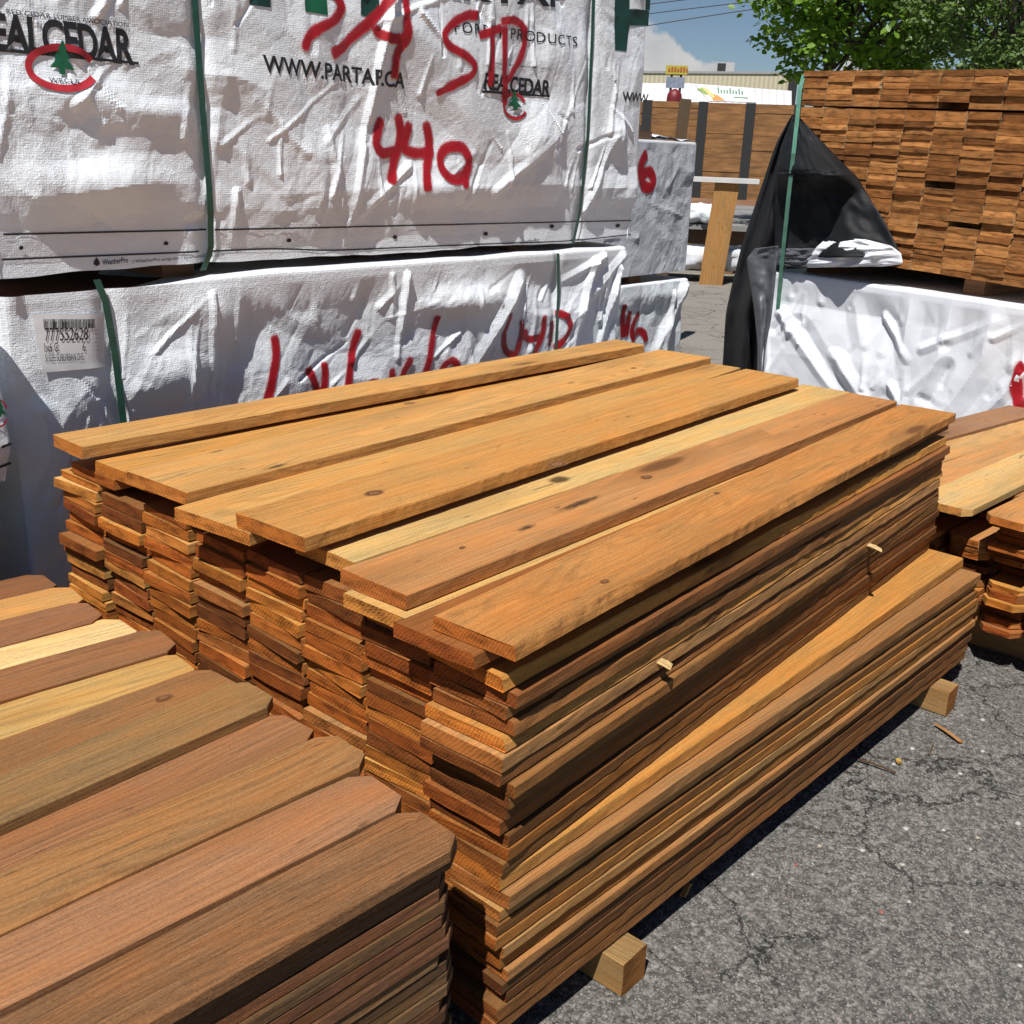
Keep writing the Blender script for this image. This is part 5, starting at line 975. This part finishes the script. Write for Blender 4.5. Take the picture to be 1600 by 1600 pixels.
def make_tree(name, base, zc, rad, ncl, nlf, lsz, mat, label, seed, trunk_r=.07, lean=(0, 0), cr=.28, cat='tree', group='trees beyond the fence'):
    r = np.random.RandomState(seed); root = empty(name, (base[0], base[1], 0)); tag(root, label, cat, group)
    b = MB(); top = Vector((lean[0], lean[1], zc)); b.tube([(0, 0, 0), (lean[0]*.2, lean[1]*.2, zc*.35), (lean[0]*.6, lean[1]*.6, zc*.7), tuple(top), (lean[0], lean[1], zc+rad[2]*.6)], [trunk_r*1.3, trunk_r, trunk_r*.85, trunk_r*.6, .01], 10)
    cen = []
    while len(cen) < ncl:
        p = r.uniform(-1, 1, 3); q = np.linalg.norm(p)
        if q > 1 or (q < .45 and r.rand() < .6): continue
        if gn(p[0]*2.2+seed, p[1]*2.2+p[2]*1.9, seed) < -.28: continue
        cen.append(p*np.array(rad)*(.85+.25*r.rand())+np.array([lean[0], lean[1], zc]))
    cen = np.array(cen)
    for k in range(0, ncl, max(1, ncl//46)):
        e = cen[k]; s_ = top*r.uniform(.55, 1.0); mid = (np.array(s_)*.5+e*.5)+np.array([0, 0, -.08])+r.uniform(-.1, .1, 3); b.tube([tuple(s_), tuple(mid), tuple(e)], [trunk_r*.35, trunk_r*.2, .006], 5)
    b.build('trunk', M_bark, root, True)
    tot = ncl*nlf; ci = np.repeat(np.arange(ncl), nlf); cs = cr*(.6+.8*r.rand(ncl)); off = r.normal(0, 1, (tot, 3)); off /= np.maximum(np.linalg.norm(off, axis=1)[:, None], 1e-6); off *= (r.rand(tot)**.5)[:, None]*cs[ci][:, None]*np.array([1, 1, .62])
    P = cen[ci]+off; nrm = off/np.maximum(cs[ci][:, None], .01)+r.normal(0, .7, (tot, 3))+np.array([-.3, -.2, 1.3]); nrm /= np.linalg.norm(nrm, axis=1)[:, None]
    tx = np.cross(nrm, r.normal(0, 1, (tot, 3))); tx /= np.linalg.norm(tx, axis=1)[:, None]; ty = np.cross(nrm, tx); sz = lsz*(.55+.75*r.rand(tot))[:, None]
    shp = [(-.5, 0, 0), (-.12, .36, .06), (.3, .30, .05), (.55, 0, -.04), (.3, -.30, .05), (-.12, -.36, .06)]
    V = np.stack([P+sz*(a*tx+c_*ty+d_*nrm) for a, c_, d_ in shp], 1).reshape(-1, 3)
    F = (np.arange(tot)[:, None]*6)+np.arange(6)[None]
    F = np.concatenate([F[:, [0, 1, 2, 3]], F[:, [0, 3, 4, 5]]], 0)
    me = bpy.data.meshes.new('crown'); me.vertices.add(len(V)); me.vertices.foreach_set('co', V.astype(np.float32).ravel()); me.loops.add(F.size); me.loops.foreach_set('vertex_index', F.astype(np.int32).ravel()); me.polygons.add(len(F)); me.polygons.foreach_set('loop_start', np.arange(0, F.size, 4, dtype=np.int32)); me.polygons.foreach_set('loop_total', np.full(len(F), 4, np.int32)); me.update(); me.validate()
    a = me.attributes.new('leafvar', 'FLOAT', 'POINT'); clv = r.rand(ncl); a.data.foreach_set('value', np.clip(np.repeat(clv[ci]*.5+r.rand(tot)*.5, 6), 0, 1).astype(np.float32)); me.materials.append(mat)
    o = bpy.data.objects.new('crown', me); C.objects.link(o); o.parent = root; return root
ML1 = leaf_mat('maple_leaf', (.075, .15, .016), (.17, .29, .035), (.24, .34, .06)); ML2 = leaf_mat('olive_leaf', (.07, .12, .035), (.17, .24, .09), (.28, .33, .18)); ML3 = leaf_mat('dark_leaf', (.06, .12, .018), (.13, .22, .045), (.20, .27, .08))
def tree_at(px, py, dist, rpx, **k):
    p = atd(px, py, dist); R = rpx*dist/F_PX; return (p[0], p[1]), p[2], R
bp, zc, R = tree_at(1345, -90, 13, 1); 
make_tree('broadleaf_tree', atd(1256, 100, 13)[:2], zc+.08, (1.45, 1.45, 1.48), 230, 60, .078, ML1, 'bright green maple-like tree with a dark trunk at the left of the tree row', 3, .055, tuple((atd(1356, -90, 13)-atd(1256, 100, 13))[:2]), cr=.26)
make_tree('broadleaf_tree', atd(1590, 0, 12)[:2], zat(1570, -30, 12), (1.15, 1.15, 1.30), 260, 60, .05, ML2, 'pale olive small-leaved tree behind the right end of the banded bundle', 8, .04, cr=.22)
make_tree('broadleaf_tree', atd(1445, 0, 17)[:2], zat(1445, -60, 17), (1.75, 1.75, 1.9), 300, 60, .075, ML3, 'dark green bushy tree in the middle of the tree row', 15, .08, cr=.3)
make_tree('broadleaf_tree', atd(1760, 0, 15)[:2], zat(1760, -30, 15), (1.7, 1.7, 2.0), 240, 50, .075, ML3, 'dark green tree past the right edge of the photo', 19, .08, cr=.3)
rt if True else make_tree('shrub', atd(1161, 96, 20)[:2], zat(1161, 89, 20), (.14, .14, .08), 8, 30, .07, ML1, 'tiny green treetop alone against the sky above the warehouse roof', 5, .012, cr=.12, cat='tree')

# ------------------------------------------------------------------ litter on the asphalt
def chip(px, a, Ln, Wd, tone, label, name='wood_chip', T=.004):
    p = onz(*px, .003); g = board_geo(Ln, Wd, T, int(px[0]), tone, nseg=5, ragged=Wd*.4, rough=Wd*.15, bow=Ln*.03)
    o = board_obj(name, [g], M_wood, loc=(p[0], p[1], .006), rot=(0, 0, math.radians(a))); tag(o, label, 'wood chip'); return o
chip((1071, 1405), 15, .040, .012, (.60, .36, .13), 'small tan wood chip on the asphalt beside the near timber end')
chip((1503, 1161), 62, .085, .010, (.42, .22, .09), 'long brown splinter on the asphalt in front of the far timber end')
chip((1399, 1209), 95, .085, .005, (.10, .06, .03), 'dark thin stick lying on the asphalt near the far timber end')
chip((1452, 1182), 10, .06, .003, (.14, .09, .05), 'fine twig on the asphalt between the two sticks')
chip((1408, 1194), 30, .014, .012, (.52, .38, .12), 'yellowish wood crumb beside the dark thin stick')
def pebble(px, r_, col, label):
    r_ *= .8
    p = onz(*px, 0); bm = bmesh.new(); bmesh.ops.create_icosphere(bm, subdivisions=2, radius=r_); rr = random.Random(int(px[0]*7+px[1]))
    for v in bm.verts: v.co *= 1+.25*float(gn(v.co.x/r_*1.3+px[0], v.co.y/r_*1.3+v.co.z/r_, 5)); v.co.z *= .55
    me = bpy.data.meshes.new('pebble'); bm.to_mesh(me); bm.free(); me.materials.append(col); [setattr(f, 'use_smooth', True) for f in me.polygons]
    o = bpy.data.objects.new('pebble', me); C.objects.link(o); o.location = (p[0], p[1], r_*.35); tag(o, label, 'pebble', 'pebbles on the asphalt'); return o
M_peb = flat_mat('white_pebble', (.40, .385, .35), .7, .15, 40); M_peb2 = flat_mat('tan_pebble', (.36, .30, .22), .7, .15, 40); M_peb3 = flat_mat('reddish_pebble', (.28, .09, .08), .7, .15, 40)
where = ['in front of the far timber end', 'just left of the right-hand crack', 'near the middle of the bare asphalt', 'close to the bottom right corner', 'beside the long brown splinter']
for i, (q, r_, m_) in enumerate([((1535, 1126), .008, M_peb), ((1425, 1171), .008, M_peb), ((1415, 1296), .008, M_peb), ((1474, 1298), .006, M_peb), ((1347, 1330), .007, M_peb), ((1500, 1210), .007, M_peb), ((1280, 1323), .006, M_peb2), ((1590, 1288), .008, M_peb), ((1510, 1457), .006, M_peb), ((1593, 1510), .006, M_peb), ((1527, 1310), .006, M_peb2), ((1377, 1426), .006, M_peb3), ((1243, 1352), .005, M_peb3), ((1535, 1175), .007, M_peb), ((1396, 1195), .006, M_peb), ((1176, 1367), .005, M_peb), ((1420, 1410), .005, M_peb), ((1516, 1328), .005, M_peb), ((1410, 1352), .006, M_peb)]):
    near = ['beside the far timber end', 'among the cracks right of the big stack', 'on the open asphalt at lower right', 'near the bottom right corner of the photo'][min(3, max(0, int((q[1]-1100)/110)))]
    kind_ = {M_peb: 'small white pebble', M_peb2: 'small tan pebble', M_peb3: 'small reddish pebble'}[m_]; pebble(q, r_, m_, f'{kind_} {near}')
